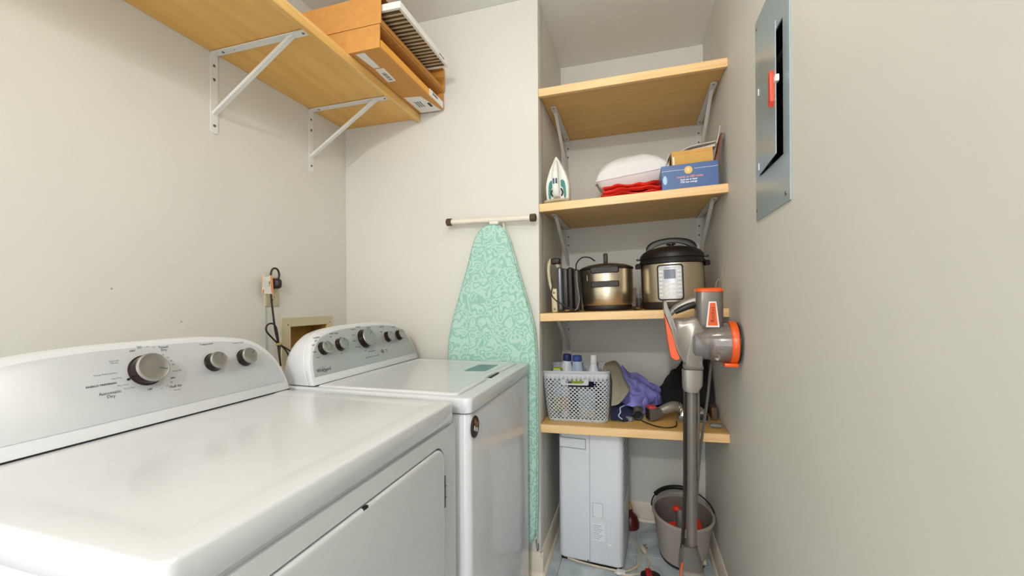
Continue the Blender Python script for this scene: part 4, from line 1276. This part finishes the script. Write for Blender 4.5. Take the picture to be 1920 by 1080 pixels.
MB().loft([[bask(i / 64, 0.0) * s_ + Vector((0, 0, dz)) for i in range(64)] for s_, dz in ((0.97, 0.0005), (1.004, 0.0005), (1.004, 0.012), (0.98, 0.012))]).build('bottom', M_BASK, bk)
# oval hand hole frame on the front face
fz = 0.86 * BH
kk = 0.885 + 0.115 * 0.80 ** 0.8
yf = -BD * kk
hm = frame((-0.004, yf, 0.196), (1, 0, 0), (0, 0.05, 1), (0, -1, 0.05))
MB().plate(rrect(-0.066, 0.066, -0.0175, 0.0175, 0.006, 3), [rrect(-0.043, 0.043, -0.0095, 0.0095, 0.009, 5)], -0.004, 0.0012, hm).build('handle_frame', M_BASK, bk)


def bottle(name, label, x, y, z, h, r, bodym, capm, rot=(0, 0, 0), shoulder=0.72, capr=0.5, caph=0.12, labelm=None):
    b = empty(name, label, 'bottle', (x, y, z), rot)
    hb = h * (1 - caph)
    MB().lathe([(r * 0.92, 0), (r, 0.004), (r, hb * shoulder), (r * 0.9, hb * (shoulder + 0.10)), (r * capr * 0.9, hb)], 24, sx=1, sy=0.8).build('bottle_body', bodym, b)
    MB().lathe([(r * capr, hb - 0.002), (r * capr * 1.05, hb + 0.003), (r * capr, h - 0.003), (r * capr * 0.85, h)], 20).build('cap', capm, b)
    if labelm:
        MB().lathe([(r + 0.0006, hb * 0.2), (r + 0.0006, hb * 0.62)], 24, sx=1, sy=0.8, cap=(False, False)).build('bottle_label', labelm, b)
    return b


bz = shelf_z(3, -0.268) + 0.014
bottle('detergent_bottle', 'white bottle with a navy cap leaning in the basket', -0.364, 2.185, bz, 0.284, 0.036, M_BOTW, M_BOTNAVY, (0, 0.06, 0), capr=0.62, labelm=M_BOTBLUE)
bottle('spray_bottle', 'clear bottle with a blue cap in the middle of the basket', -0.288, 2.188, bz, 0.276, 0.034, mat('clear_blue', (190, 205, 230), 0.15), M_BOTB, (0, -0.03, 0), capr=0.75, caph=0.10, labelm=M_BOTB)
bottle('white_bottle', 'small white bottle with a tall white cap in the basket', -0.214, 2.188, bz, 0.282, 0.034, M_BOTW, mat('white_cap', (246, 246, 246), 0.35), (0, 0.02, 0), capr=0.52, caph=0.16, labelm=M_BOTNAVY)
lm_ = empty('lime_bottle', 'lime and lilac packet in the left corner of the basket', 'packet', (-0.385, 2.10, bz))
MB().box(-0.020, 0.020, -0.02, 0.03, 0, 0.222, 0.006, 2).build('packet', M_LIME, lm_)
MB().box(-0.016, 0.0205, -0.0206, -0.0200, 0.08, 0.215).build('print', M_BOTBLUE, lm_)
db = empty('dark_bag', 'dark navy bag deep inside the grey basket, seen through its holes', 'bag', (-0.262, 2.085, bz))
MB().blob((0, 0, 0.080), (0.104, 0.066, 0.079), 4, 0.10, 14, 4).build('bag', M_NAVYC, db)
sp = empty('sponge_pack', 'yellow green sponge pack showing through the basket hand hole', 'sponge', (-0.278, 2.030, bz))
MB().box(-0.024, 0.034, -0.022, 0.050, 0.152, 0.205, 0.006, 3).build('pack', M_LIME, sp)
bg = empty('soap_bag', 'pale blue bag at the front of the basket behind the holes', 'bag', (-0.225, 2.006, bz))
MB().box(-0.040, 0.040, -0.012, 0.008, 0.0, 0.135, 0.008, 3).build('bag', M_BOTBLUE, bg)
MB().box(-0.030, 0.038, -0.0126, -0.0120, 0.012, 0.045).build('print', mat('straw_print', (220, 208, 160), 0.5), bg)
og = bottle('cleaner_bottle', 'bottle with an orange label behind the basket front', -0.330, 2.004, bz, 0.19, 0.020, M_BOTW, M_BOTW, capr=0.5, labelm=M_ORANGEL)

# grey green cloth hanging over the basket's right side
gc = MB().sheet([[(-0.150, 1.99, 0.962), (-0.118, 1.995, 0.975), (-0.104, 1.99, 0.93), (-0.104, 1.985, 0.86), (-0.108, 1.98, 0.803)],
                 [(-0.150, 2.06, 0.974), (-0.112, 2.06, 0.980), (-0.088, 2.03, 0.95), (-0.070, 2.01, 0.88), (-0.070, 1.99, 0.818)],
                 [(-0.150, 2.14, 0.972), (-0.105, 2.15, 0.982), (-0.076, 2.10, 0.965), (-0.050, 2.06, 0.91), (-0.030, 2.03, 0.862)],
                 [(-0.150, 2.20, 0.972), (-0.100, 2.22, 0.982), (-0.072, 2.18, 0.955), (-0.052, 2.13, 0.91), (-0.024, 2.09, 0.875)]], 28, 24, 0.003, 16, 2.0, 0.003).build('hanging_cloth', M_OLIVE)
tag(gc, 'grey green cloth draped over the right side of the grey basket', 'cloth')
z3 = shelf_z(3, 0)
pc = MB().sheet([[(-0.085, 2.22, 0.935), (-0.060, 2.24, 0.940), (0.03, 2.27, 0.895), (0.115, 2.27, 0.840), (0.128, 2.27, 0.770)],
                 [(-0.070, 2.17, 0.880), (-0.045, 2.17, 0.900), (0.02, 2.18, 0.862), (0.090, 2.18, 0.825), (0.110, 2.18, 0.775)],
                 [(-0.062, 2.11, 0.820), (-0.030, 2.10, 0.842), (0.02, 2.10, 0.838), (0.072, 2.16, 0.815), (0.105, 2.20, 0.775)],
                 [(-0.074, 2.06, 0.778), (-0.040, 2.05, 0.794), (0.000, 2.05, 0.792), (0.022, 2.07, 0.786), (0.038, 2.10, 0.745)]], 36, 32, 0.020, 24, 5.0, 0.003).build('rag', M_PERI)
tag(pc, 'periwinkle blue cloth heaped beside the grey basket', 'cloth')
nc = empty('navy_rag', 'navy cloth with pale piping crumpled under the blue cloth', 'cloth', (-0.07, 2.06, z3))
MB().sheet([[(-0.045, -0.05, 0.010), (-0.015, -0.06, 0.012), (0.02, -0.05, 0.004), (0.05, -0.03, 0.004)], [(-0.045, -0.02, 0.06), (-0.01, -0.02, 0.075), (0.03, -0.015, 0.050), (0.06, 0, 0.030)], [(-0.045, 0.05, 0.05), (0.0, 0.05, 0.065), (0.03, 0.05, 0.055), (0.06, 0.05, 0.04)]], 18, 16, 0.012, 22, 7, 0.003).build('cloth', M_NAVYC, nc)
MB().tube([(0.018, -0.025, 0.070), (0.0, -0.045, 0.062), (0.002, -0.055, 0.045), (-0.006, -0.058, 0.028), (0.01, -0.055, 0.012)], 0.0028, 8, 5).build('piping', M_BOTBLUE, nc)
sl = on_shelf('clip_tool', 'small silver grey clip lying in front of the navy cloth', 'tool', 3, -0.032, 2.035, -0.5)
MB().box(-0.022, 0.022, -0.010, 0.010, 0.001, 0.012, 0.003, 2).build('clip_body', mat('silver_lilac', (160, 162, 180), 0.3, 0.5), sl)
MB().box(-0.018, 0.020, -0.012, 0.008, 0.012, 0.022, 0.004, 2, mx=Matrix.Rotation(0.15, 4, 'Y')).build('clip_top', mat('silver_lilac', (160, 162, 180)), sl)
# crevice tool tube
tb = on_shelf('crevice_tool', 'dark grey tube with its open end facing out under the blue cloth', 'vacuum attachment', 3, 0.013, 2.04, 0.12)
ring = [(0.022, 0.0), (0.023, 0.003), (0.0225, 0.012), (0.021, 0.14), (0.017, 0.142), (0.0185, 0.004), (0.0195, 0.0)]
MB().lathe(ring, 28, frame((0, 0, 0.0245), (1, 0, 0), (0, 0, -1), (0, 1, 0)), cap=(False, False)).build('tube', M_GUN2, tb)
MB().lathe([(0.0188, 0.02), (0.0185, 0.022)], 24, frame((0, 0, 0.0245), (1, 0, 0), (0, 0, -1), (0, 1, 0))).build('inner_dark', M_GAP, tb)
# upholstery tool
up_ = on_shelf('upholstery_tool', 'grey vacuum attachment with a wide mouth and a red tip beside the blue cloth', 'vacuum attachment', 3, 0.115, 2.075, 0.30)
MB().loft([[(-0.060, a_, b_) for a_, b_ in rrect(-0.030, 0.030, 0.002, 0.062, 0.008, 4)], [(-0.030, a_, b_) for a_, b_ in rrect(-0.028, 0.028, 0.004, 0.060, 0.008, 4)],
           [(0.000, a_, b_) for a_, b_ in rrect(-0.020, 0.020, 0.016, 0.058, 0.012, 4)], [(0.020, a_, b_) for a_, b_ in rrect(-0.018, 0.018, 0.026, 0.068, 0.014, 4)]]).build('mouth', M_GUN, up_)
MB().box(-0.064, -0.059, -0.024, 0.024, 0.008, 0.056, 0.002, 1).build('mouth_opening', M_GAP, up_)
MB().box(-0.062, -0.026, -0.026, 0.026, 0.060, 0.070, 0.003, 2).build('red_top', mat('red_plastic', (200, 60, 60), 0.4), up_)
MB().tube([(0.0, 0, 0.042), (0.030, 0, 0.052), (0.060, 0, 0.060), (0.085, 0.005, 0.056), (0.10, 0.01, 0.046)], [0.020, 0.024, 0.026, 0.026, 0.024], 18, 5).build('neck', M_GUN3, up_)
MB().lathe([(0.026, 0), (0.028, 0.004), (0.028, 0.014), (0.025, 0.018)], 24, frame((0.078, 0, 0.058), (0, 1, 0), (0.2, 0, 1), (1, 0.1, -0.2))).build('collar', M_CHROME, up_)
# black cloth heap
bc = empty('black_jacket', 'black cloth heap against the back wall behind the stick vacuum', 'cloth', (0.26, 2.33, z3 + 0.012))
MB().sheet([[(-0.150, -0.05, 0.075), (-0.09, -0.07, 0.10), (-0.02, -0.09, 0.15), (0.06, -0.10, 0.20), (0.105, -0.09, 0.15)],
            [(-0.150, 0.0, 0.080), (-0.09, 0.0, 0.125), (-0.035, 0.0, 0.215), (0.04, 0.0, 0.270), (0.105, 0.0, 0.250)],
            [(-0.145, 0.10, 0.06), (-0.09, 0.10, 0.12), (-0.03, 0.10, 0.205), (0.04, 0.12, 0.270), (0.108, 0.12, 0.255)],
            [(-0.145, 0.17, 0.0), (-0.09, 0.17, 0.04), (-0.03, 0.18, 0.06), (0.04, 0.18, 0.06), (0.105, 0.18, 0.05)]], 28, 24, 0.018, 12, 3, 0.004).sheet(
           [[(-0.150, -0.05, 0.075), (-0.09, -0.07, 0.10), (-0.02, -0.09, 0.15), (0.06, -0.10, 0.20), (0.105, -0.09, 0.15)],
            [(-0.155, -0.07, 0.03), (-0.09, -0.10, 0.04), (-0.02, -0.12, 0.06), (0.06, -0.13, 0.08), (0.106, -0.12, 0.06)],
            [(-0.150, -0.06, 0.0), (-0.09, -0.09, 0.0), (-0.02, -0.10, 0.0), (0.06, -0.11, 0.0), (0.106, -0.10, 0.0)]], 28, 14, 0.016, 12, 3, 0.004).build('cloth', M_BLACKC, bc)
MB().blob((-0.055, -0.02, 0.165), (0.032, 0.05, 0.035), 3, 0.15, 12, 2).build('collar_roll', M_BLACKC, bc)
ch = on_shelf('motor_brush', 'silver and black floor brush attachment behind the vacuum pole', 'vacuum attachment', 3, 0.258, 2.09)
MB().box(-0.066, 0.066, -0.034, 0.034, 0.001, 0.026, 0.006, 2).build('brush_base', M_DGREY, ch)
MB().loft([[(x, y, 0.026 + 0.0) for x, y in rrect(-0.062, 0.062, -0.03, 0.03, 0.012, 4)], [(x, y, 0.052) for x, y in rrect(-0.055, 0.055, -0.024, 0.028, 0.014, 4)], [(x, y, 0.068) for x, y in rrect(-0.035, 0.035, -0.010, 0.022, 0.010, 4)]]).build('brush_cover', M_CHROME, ch)
MB().box(0.010, 0.062, -0.0345, -0.029, 0.010, 0.040, 0.003, 2).build('dark_window', M_DARK, ch)
ft_ = on_shelf('remote_fob', 'small flat grey gadget at the right end of the lowest shelf', 'gadget', 3, 0.340, 1.995, -0.1)
MB().box(-0.025, 0.025, -0.014, 0.014, 0.001, 0.017, 0.005, 3).build('gadget_body', M_DGREY, ft_)
MB().box(-0.018, 0.012, -0.010, 0.010, 0.0165, 0.018, 0.0006, 1).build('gadget_top', M_GUN3, ft_)
cb = [(0.028, 2.035), (0.050, 2.005), (0.080, 1.968), (0.115, 1.945), (0.150, 1.950), (0.172, 1.975), (0.180, 2.01), (0.182, 2.05)]
tag(MB().tube([(x, y, shelf_z(3, x) + 0.003) for x, y in cb], 0.0026, 8, 6).build('loose_cable', M_DARK), 'thin black cable looped on the front of the lowest shelf', 'cable')
wd = on_shelf('wood_strip', 'brown wooden strip leaning on the right wall of the lowest shelf', 'wood strip', 3, 0.352, 2.22, 0.0)
MB().box(-0.010, 0.014, -0.12, -0.03, 0.001, 0.060, 0.003, 2).build('strip', mat('brown_wood', (98, 72, 46), 0.6, var=0.15), wd)

# ------------------------------------------------------------------ dehumidifier, its cord, plunger, bucket
dh = empty('dehumidifier', 'tall white dehumidifier on the floor under the lowest closet shelf', 'dehumidifier', (-0.205, 2.20, 0), (0, 0, -0.07))
HX, HY = 0.158, 0.165
MB().loft([at(rrect(-HX + i, HX - i, -HY + i, HY - i, 0.028, 6), z) for i, z in ((0.008, 0.012), (0.0, 0.022), (0.0, 0.640), (0.004, 0.655), (0.014, 0.664))]).build('housing', M_DEHUM, dh, angle=50)
MB().box(-HX + 0.012, HX - 0.012, -HY + 0.012, HY - 0.012, 0.0, 0.014).build('foot_base', M_DARK, dh)
df = frame((0, -HY, 0), (1, 0, 0), (0, 0, 1), (0, -1, 0))
MB().box(-0.0012, 0.0012, 0.02, 0.640, -0.001, 0.0004, mx=df).build('seam_line', M_INKL, dh)
MB().plate(rect(-0.152, -0.018, 0.565, 0.618), [rect(-0.148, -0.022, 0.569, 0.614)], -0.001, 0.0012, df).build('handle_recess', M_INKL, dh)
MB().box(-0.148, -0.022, 0.569, 0.614, -0.002, 0.0006, mx=df).build('recess_panel', M_DEHUM, dh)
MB().plate(rect(0.014, 0.062, 0.242, 0.312), [rect(0.0155, 0.0605, 0.2435, 0.3105)], -0.001, 0.0008, df).build('cover_outline', M_INKL, dh)
MB().box(0.0155, 0.0605, 0.2435, 0.3105, -0.001, 0.0003, mx=df).build('drain_cover', M_DEHUM, dh)
MB().blob((0.036, 0.243, 0), (0.009, 0.005, 0.003), 2, mx=df).build('tab', M_LABEL, dh)
lbl = MB().box(0.012, 0.072, 0.130, 0.215, -0.001, 0.0003, mx=df).build('rating_label', M_DEHUM, dh)
for q in range(8):
    MB().box(0.016, 0.046 + 0.018 * ((q * 7) % 3) / 2, 0.138 + q * 0.009, 0.1405 + q * 0.009, 0.0003, 0.0006, mx=df).build('print_line', M_INKL, lbl)
MB().loft([[df @ Vector((x, z, d_)) for x, z in rrect(0.084 + i, 0.104 - i, 0.120 + i, 0.250 - i, 0.007, 4)] for d_, i in ((-0.001, 0), (0.0015, 0), (0.002, 0.002), (-0.0005, 0.004))]).build('grip_groove', M_DEHUM, dh)
MB().blob((0.094, 0.118, 0), (0.012, 0.006, 0.004), 2, mx=df).build('grip_lip', M_LABEL, dh)
MB().box(-0.014, -0.006, 0.020, 0.026, -0.001, 0.001, mx=df).build('vent_mark', M_INK, dh)
for q in range(17):
    z0 = 0.30 + q * 0.019
    MB().box(HX - 0.001, HX + 0.0012, -HY + 0.035, HY - 0.04, z0, z0 + 0.011, 0.0008, 1).build('grille_slat', M_INKL if q % 2 else M_DEHUM, dh)
pcord = empty('appliance_cord', 'beige power cord of the dehumidifier coiled on the floor with its plug', 'power cord', (-0.02, 2.10, 0))
MB().tube([(-0.02, 2.32, 0.006), (0.005, 2.25, 0.006), (0.018, 2.16, 0.006), (0.012, 2.10, 0.006), (-0.02, 2.055, 0.006), (-0.055, 2.028, 0.006), (-0.10, 2.024, 0.006), (-0.20, 2.031, 0.006), (-0.29, 2.046, 0.006), (-0.33, 2.058, 0.006)], 0.0052, 8, 6).build('cable', M_BEIGE, pcord, world=True)
MB().tube([(-0.10, 2.010, 0.006), (-0.05, 2.004, 0.006), (0.01, 2.03, 0.006), (0.048, 2.085, 0.006), (0.058, 2.14, 0.009), (0.046, 2.19, 0.011)], 0.0052, 8, 6).build('cable', M_BEIGE, pcord, world=True)
MB().tube([(0.047, 2.185, 0.012), (0.040, 2.21, 0.013), (0.030, 2.238, 0.013)], [0.007, 0.013, 0.012], 12, 4).build('plug', M_BEIGE, pcord, world=True)
MB().tube([(0.034, 2.238, 0.018), (0.050, 2.262, 0.018)], 0.0022, 6, 0).tube([(0.026, 2.234, 0.012), (0.036, 2.268, 0.012)], 0.0022, 6, 0).tube([(0.038, 2.234, 0.008), (0.056, 2.254, 0.008)], 0.0022, 6, 0).build('prong', M_BRASS, pcord, world=True)
MB().box(-0.090, -0.050, 2.000, 2.034, 0.0008, 0.0125, 0.003, 2).build('twist_tie', M_LABEL, pcord, world=True)
pgr = empty('plunger', 'dark red rubber cup half hidden behind the white dehumidifier', 'plunger', (-0.034, 2.452, 0))
MB().lathe([(0.050, 0), (0.052, 0.006), (0.050, 0.03), (0.040, 0.060), (0.022, 0.078), (0.014, 0.084), (0.013, 0.10)], 28).build('rubber_cup', M_DKRED, pgr)
MB().lathe([(0.0095, 0.095), (0.0095, 0.130), (0.006, 0.136)], 14).build('stick', M_KRAFT, pgr)

bu = empty('bucket', 'taupe oval bucket with a black handle behind the vacuum pole', 'bucket', (0.225, 2.225, 0))


def bl(kx, ky, z, dy=0.0, n=48):
    return [(kx * math.cos(2 * PI * i / n), ky * math.sin(2 * PI * i / n) + dy, z) for i in range(n)]


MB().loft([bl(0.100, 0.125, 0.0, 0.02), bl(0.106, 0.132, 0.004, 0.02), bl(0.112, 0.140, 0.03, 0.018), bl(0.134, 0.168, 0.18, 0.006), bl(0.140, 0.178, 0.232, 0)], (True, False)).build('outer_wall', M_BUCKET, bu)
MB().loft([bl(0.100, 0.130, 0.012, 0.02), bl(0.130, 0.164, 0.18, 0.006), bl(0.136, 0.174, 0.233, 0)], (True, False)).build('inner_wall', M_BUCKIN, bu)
MB().loft([bl(0.134, 0.172, 0.231), bl(0.135, 0.173, 0.237), bl(0.141, 0.180, 0.239), bl(0.147, 0.186, 0.236), bl(0.147, 0.186, 0.228), bl(0.140, 0.178, 0.226)], (False, False)).build('rim', M_BUCKET, bu)
MB().loft([bl(0.1005, 0.1255, 0.0, 0.02), bl(0.108, 0.1345, 0.003, 0.02), bl(0.110, 0.137, 0.014, 0.019), bl(0.106, 0.132, 0.016, 0.02)]).build('foot_ring', M_DARK, bu)
arc = [(0.148 * math.cos(t_), 0.02 + 0.186 * math.sin(t_), 0.236 + 0.030 * math.sin(t_)) for t_ in [PI * i / 16 for i in range(17)]]
hnd = MB().tube(arc, 0.0035, 8, 2).build('handle_wire', M_DARK, bu)
MB().tube(arc[5:14], 0.0115, 12, 2).build('handle_grip', M_DARK, hnd)
MB().blob((0.090, -0.066, 0.035), (0.010, 0.014, 0.016), 2).build('painted_glint', M_CREAM, bu)  # cream blob stands in for a highlight low on the bucket
rp_ = empty('floor_scrubber', 'orange red scrubbing tool lying inside the bucket', 'cleaning tool', (0.235, 2.20, 0.0))
SM = frame((0.0, 0.015, 0.150), (0.97, 0.10, 0.22), (-0.12, 0.92, 0.36), (-0.2, -0.36, 0.9))
MB().box(-0.078, 0.082, -0.060, 0.045, -0.016, 0.014, 0.006, 2, mx=SM).build('scrubber_block', M_REDPL, rp_)
MB().box(-0.076, 0.080, -0.058, 0.043, -0.030, -0.016, 0.004, 2, mx=SM).build('sponge_pad', M_LABEL, rp_)
MB().tube([SM @ Vector((-0.02, 0.0, 0.012)), SM @ Vector((-0.01, 0.02, 0.045)), SM @ Vector((0.0, 0.05, 0.075))], 0.020, 14, 4).build('scrubber_neck', M_DGREY, rp_)
MB().blob(SM @ Vector((-0.015, 0.055, 0.080)), (0.022, 0.018, 0.016), 2).build('red_joint', M_REDPL, rp_)
MB().box(-0.05, 0.06, -0.08, 0.08, 0.013, 0.085, 0.01, 2).build('scrubber_foot', M_DGREY, rp_)
bsh = empty('scrub_brush', 'small black and red object on the floor at the bottom edge of the picture', 'brush', (0.065, 2.005, 0), (0, 0, 0.1))
MB().loft([at(rrect(-0.045 + i, 0.045 - i, -0.055 + i, 0.045 - i, 0.025, 6), z) for i, z in ((0.004, 0), (0, 0.004), (0.001, 0.016), (0.010, 0.026), (0.022, 0.029))]).build('body', M_DARK, bsh)
MB().loft([at(rrect(-0.022 + i, 0.005 - i, -0.056 + i, 0.042 - i, 0.006, 3), z) for i, z in ((0, 0.010), (0.0, 0.029), (0.003, 0.0315))]).build('red_patch', mat('red_rubber', (176, 24, 34), 0.5), bsh)

# ------------------------------------------------------------------ stick vacuum leaning by the right wall
vc = empty('stick_vacuum', 'grey and orange corded stick vacuum standing against the right wall', 'vacuum cleaner', (0.205, 1.74, 0))


def yz(pts):
    return pts


VF = frame((0, 1.73, 0), (1, 0, 0), (0, 0, 1), (0, -1, 0))     # x -> X, y -> Z, z -> towards the camera


def taper(ol_, steps):
    """stack of an outline at several depths, shrunk about its centre"""
    cx = sum(p[0] for p in ol_) / len(ol_)
    cy = sum(p[1] for p in ol_) / len(ol_)
    return [[VF @ Vector((cx + (x - cx) * k, cy + (y - cy) * k, dd)) for x, y in ol_] for dd, k in steps]


# wand
MB().tube([(0.206, 1.73, 0.33), (0.207, 1.73, 0.60), (0.209, 1.73, 0.96)], 0.0195, 20, 3).build('wand', M_GUN2, vc, world=True)
MB().tube([(0.172, 1.725, 0.33), (0.178, 1.722, 0.45), (0.183, 1.722, 0.62), (0.184, 1.722, 0.97)], 0.0065, 8, 3).build('dark_side_tube', M_BROWNP, vc, world=True)  # thin dark tube along the wand's left side
MB().tube([(0.231, 1.728, 0.62), (0.233, 1.726, 0.80), (0.233, 1.726, 0.95)], 0.005, 8, 3).build('wand_rib', M_GUN, vc, world=True)
MB().loft([[(x, y, z) for x, y in rrect(a_, b_, 1.700, 1.762, 0.014, 4)] for a_, b_, z in ((0.186, 0.232, 0.945), (0.178, 0.236, 0.952), (0.177, 0.247, 0.972), (0.176, 0.249, 1.027), (0.179, 0.247, 1.031))]).build('wand_collar', M_GUN3, vc, world=True)
# lower neck and floor head
MB().loft([[(x, y, z) for x, y in rrect(a_, b_, 1.700, 1.765, 0.014, 4)] for a_, b_, z in ((0.160, 0.246, 0.262), (0.163, 0.240, 0.30), (0.168, 0.228, 0.335), (0.170, 0.226, 0.350))]).build('neck_joint', M_GUN, vc, world=True)
MB().box(0.186, 0.214, 1.6985, 1.7012, 0.286, 0.304, 0.001, 1).build('release_button', M_INK, vc, world=True)
MB().loft([[(x, y, z) for x, y in rrect(a_, b_, 1.690, 1.765, 0.018, 4)] for a_, b_, z in ((0.170, 0.240, 0.08), (0.164, 0.244, 0.16), (0.162, 0.247, 0.24), (0.161, 0.246, 0.262))]).build('neck', M_GUN3, vc, world=True)
MB().tube([(0.163, 1.700, 0.20), (0.164, 1.697, 0.25), (0.170, 1.700, 0.29)], 0.0032, 8, 3).build('orange_stripe', M_ORANGE, vc, world=True)
MB().loft([[(x, y, z) for x, y in rrect(0.075 + i, 0.345 - i, 1.55 + i, 1.76 - i * 0.3, 0.03, 5)] for i, z in ((0.004, 0.008), (0, 0.014), (0.0, 0.045), (0.02, 0.075), (0.05, 0.085))]).build('floor_head', M_GUN, vc, world=True)
for x in (0.10, 0.32):
    MB().lathe([(0.012, -0.008), (0.0125, 0), (0.012, 0.008)], 14, frame((x, 1.72, 0.0125), (0, 1, 0), (0, 0, 1), (1, 0, 0))).build('wheel', M_DARK, vc, world=True)
# hand unit
body = [(0.145, 1.22), (0.181, 1.227), (0.224, 1.237), (0.240, 1.222), (0.255, 1.196), (0.262, 1.15), (0.255, 1.10), (0.247, 1.06), (0.247, 1.030), (0.184, 1.030), (0.182, 1.060), (0.165, 1.085), (0.152, 1.13)]
bs = [(p.x, p.y) for p in catmull([(a_, b_, 0) for a_, b_ in body], 3, True)]
MB().loft(taper(bs, ((-0.045, 0.80), (-0.038, 0.92), (-0.02, 1.0), (0.018, 1.0), (0.032, 0.93), (0.040, 0.80)))).build('main_body', M_GUN3, vc, angle=60, world=True)
strip = [(0.107, 1.300), (0.116, 1.298), (0.122, 1.275), (0.133, 1.248), (0.146, 1.215), (0.155, 1.18), (0.168, 1.13), (0.182, 1.09), (0.190, 1.06), (0.180, 1.056), (0.160, 1.090), (0.146, 1.14), (0.134, 1.186), (0.121, 1.222), (0.110, 1.255), (0.106, 1.28)]
MB().loft(taper(strip, ((-0.040, 0.96), (-0.034, 1.0), (0.030, 1.0), (0.036, 0.96)))).build('side_band', M_GUN3, vc, angle=50, world=True)
org = [(0.110, 1.250), (0.121, 1.218), (0.134, 1.184), (0.146, 1.142), (0.156, 1.101), (0.166, 1.074), (0.164, 1.066), (0.150, 1.064), (0.134, 1.074), (0.128, 1.104), (0.121, 1.15), (0.114, 1.205)]
MB().loft(taper(org, ((-0.036, 0.86), (-0.028, 0.98), (0.022, 1.0), (0.030, 0.94)))).build('filter_cover', M_ORANGE, vc, angle=50, world=True)
MB().tube([(0.228, 1.732, 1.298), (0.205, 1.732, 1.292), (0.180, 1.732, 1.282), (0.152, 1.732, 1.266), (0.128, 1.732, 1.240)], [0.016, 0.0155, 0.015, 0.013, 0.011], 14, 4).build('handle', M_GUN3, vc, world=True)
MB().tube([(0.222, 1.722, 1.284), (0.200, 1.720, 1.276), (0.176, 1.720, 1.266), (0.150, 1.722, 1.252)], [0.011, 0.0125, 0.012, 0.009], 12, 4).build('grip', M_DARK, vc, world=True)
MB().loft([[(x, y, z) for x, y in rrect(0.224 + i, 0.319 - i, 1.688 + i, 1.774 - i, 0.022, 6)] for i, z in ((0.012, 1.186), (0.003, 1.195), (0.0, 1.21), (0.0, 1.328), (0.001, 1.331))]).build('motor_housing', M_GUN, vc, world=True)
MB().loft([[(x, y, z) for x, y in rrect(0.223 + i, 0.320 - i, 1.687 + i, 1.775 - i, 0.023, 6)] for i, z in ((0.0, 1.331), (0.0, 1.340), (0.005, 1.345), (0.012, 1.346))]).build('orange_cap', M_ORANGE, vc, world=True)
lf = frame((0, 1.6878, 0), (1, 0, 0), (0, 0, 1), (0, -1, 0))
lw = MB().prism([(0.266, 1.294), (0.291, 1.294), (0.302, 1.198), (0.256, 1.198)], -0.004, 0.0012, lf).build('name_plate', M_LABEL, vc, world=True)
MB().prism([(0.270, 1.289), (0.288, 1.289), (0.296, 1.204), (0.262, 1.204)], 0.0012, 0.0020, lf).build('orange_field', M_ORANGE, lw, world=True)
lettering('Rocket', 0.020, frame((0.279, 1.6855, 1.245), (0, 0, 1), (-1, 0, 0), (0, -1, 0)), M_INKD, lw)
MB().tube([(0.298, 1.735, 1.335), (0.300, 1.735, 1.362), (0.307, 1.735, 1.377), (0.313, 1.735, 1.362), (0.313, 1.735, 1.340)], 0.0042, 8, 4).build('hanging_loop', M_GUN, vc, world=True)
# dust cup: clear barrel lying towards the wall
cupm = frame((0.214, 1.728, 1.136), (0, 1, 0), (0, 0, 1), (1, 0, 0))
MB().lathe([(0.046, 0.0), (0.052, 0.004), (0.058, 0.03), (0.070, 0.070), (0.076, 0.128), (0.073, 0.128), (0.067, 0.070), (0.055, 0.03), (0.049, 0.006), (0.044, 0.003)], 40, cupm).build('dust_cup', M_CUP, vc, world=True)
MB().lathe([(0.047, -0.004), (0.056, 0.004), (0.0575, 0.030), (0.060, 0.050), (0.050, 0.062), (0.030, 0.070), (0.001, 0.074)], 32, cupm @ Matrix.Translation((0, -0.006, 0))).build('cup_cone', M_DGREY, vc, world=True)
MB().lathe([(0.022, 0.060), (0.022, 0.126)], 20, cupm).build('cyclone_core', M_GUN, vc, world=True)
MB().blob((0.303, 1.722, 1.098), (0.036, 0.052, 0.030), 3, 0.35, 16, 3).build('dust', M_DUST, vc, world=True)
MB().box(0.286, 0.289, 1.668, 1.673, 1.10, 1.175, 0.001, 1).build('red_rib', M_REDPL, vc, world=True)
MB().lathe([(0.072, 0.124), (0.080, 0.124), (0.083, 0.130), (0.083, 0.146), (0.080, 0.149), (0.072, 0.149)], 40, cupm).build('orange_ring', M_ORANGE, vc, world=True)
MB().lathe([(0.073, 0.146), (0.079, 0.148), (0.079, 0.155), (0.06, 0.157), (0.001, 0.157)], 40, cupm).build('end_cap', M_DARK, vc, world=True)
MB().box(0.315, 0.362, 1.668, 1.720, 1.053, 1.066, 0.003, 2).build('cup_latch', M_ORANGE, vc, world=True)
MB().tube([(0.290, 1.765, 1.07), (0.284, 1.78, 1.02), (0.276, 1.785, 0.92), (0.260, 1.788, 0.80), (0.246, 1.786, 0.69), (0.234, 1.775, 0.56), (0.225, 1.765, 0.40)], 0.0055, 8, 5).build('power_cable', M_GUN, vc, world=True)

print('objects', len(bpy.data.objects), 'tris', sum(len(m.loop_triangles) if m.loop_triangles else sum(len(p.vertices) - 2 for p in m.polygons) for m in bpy.data.meshes))
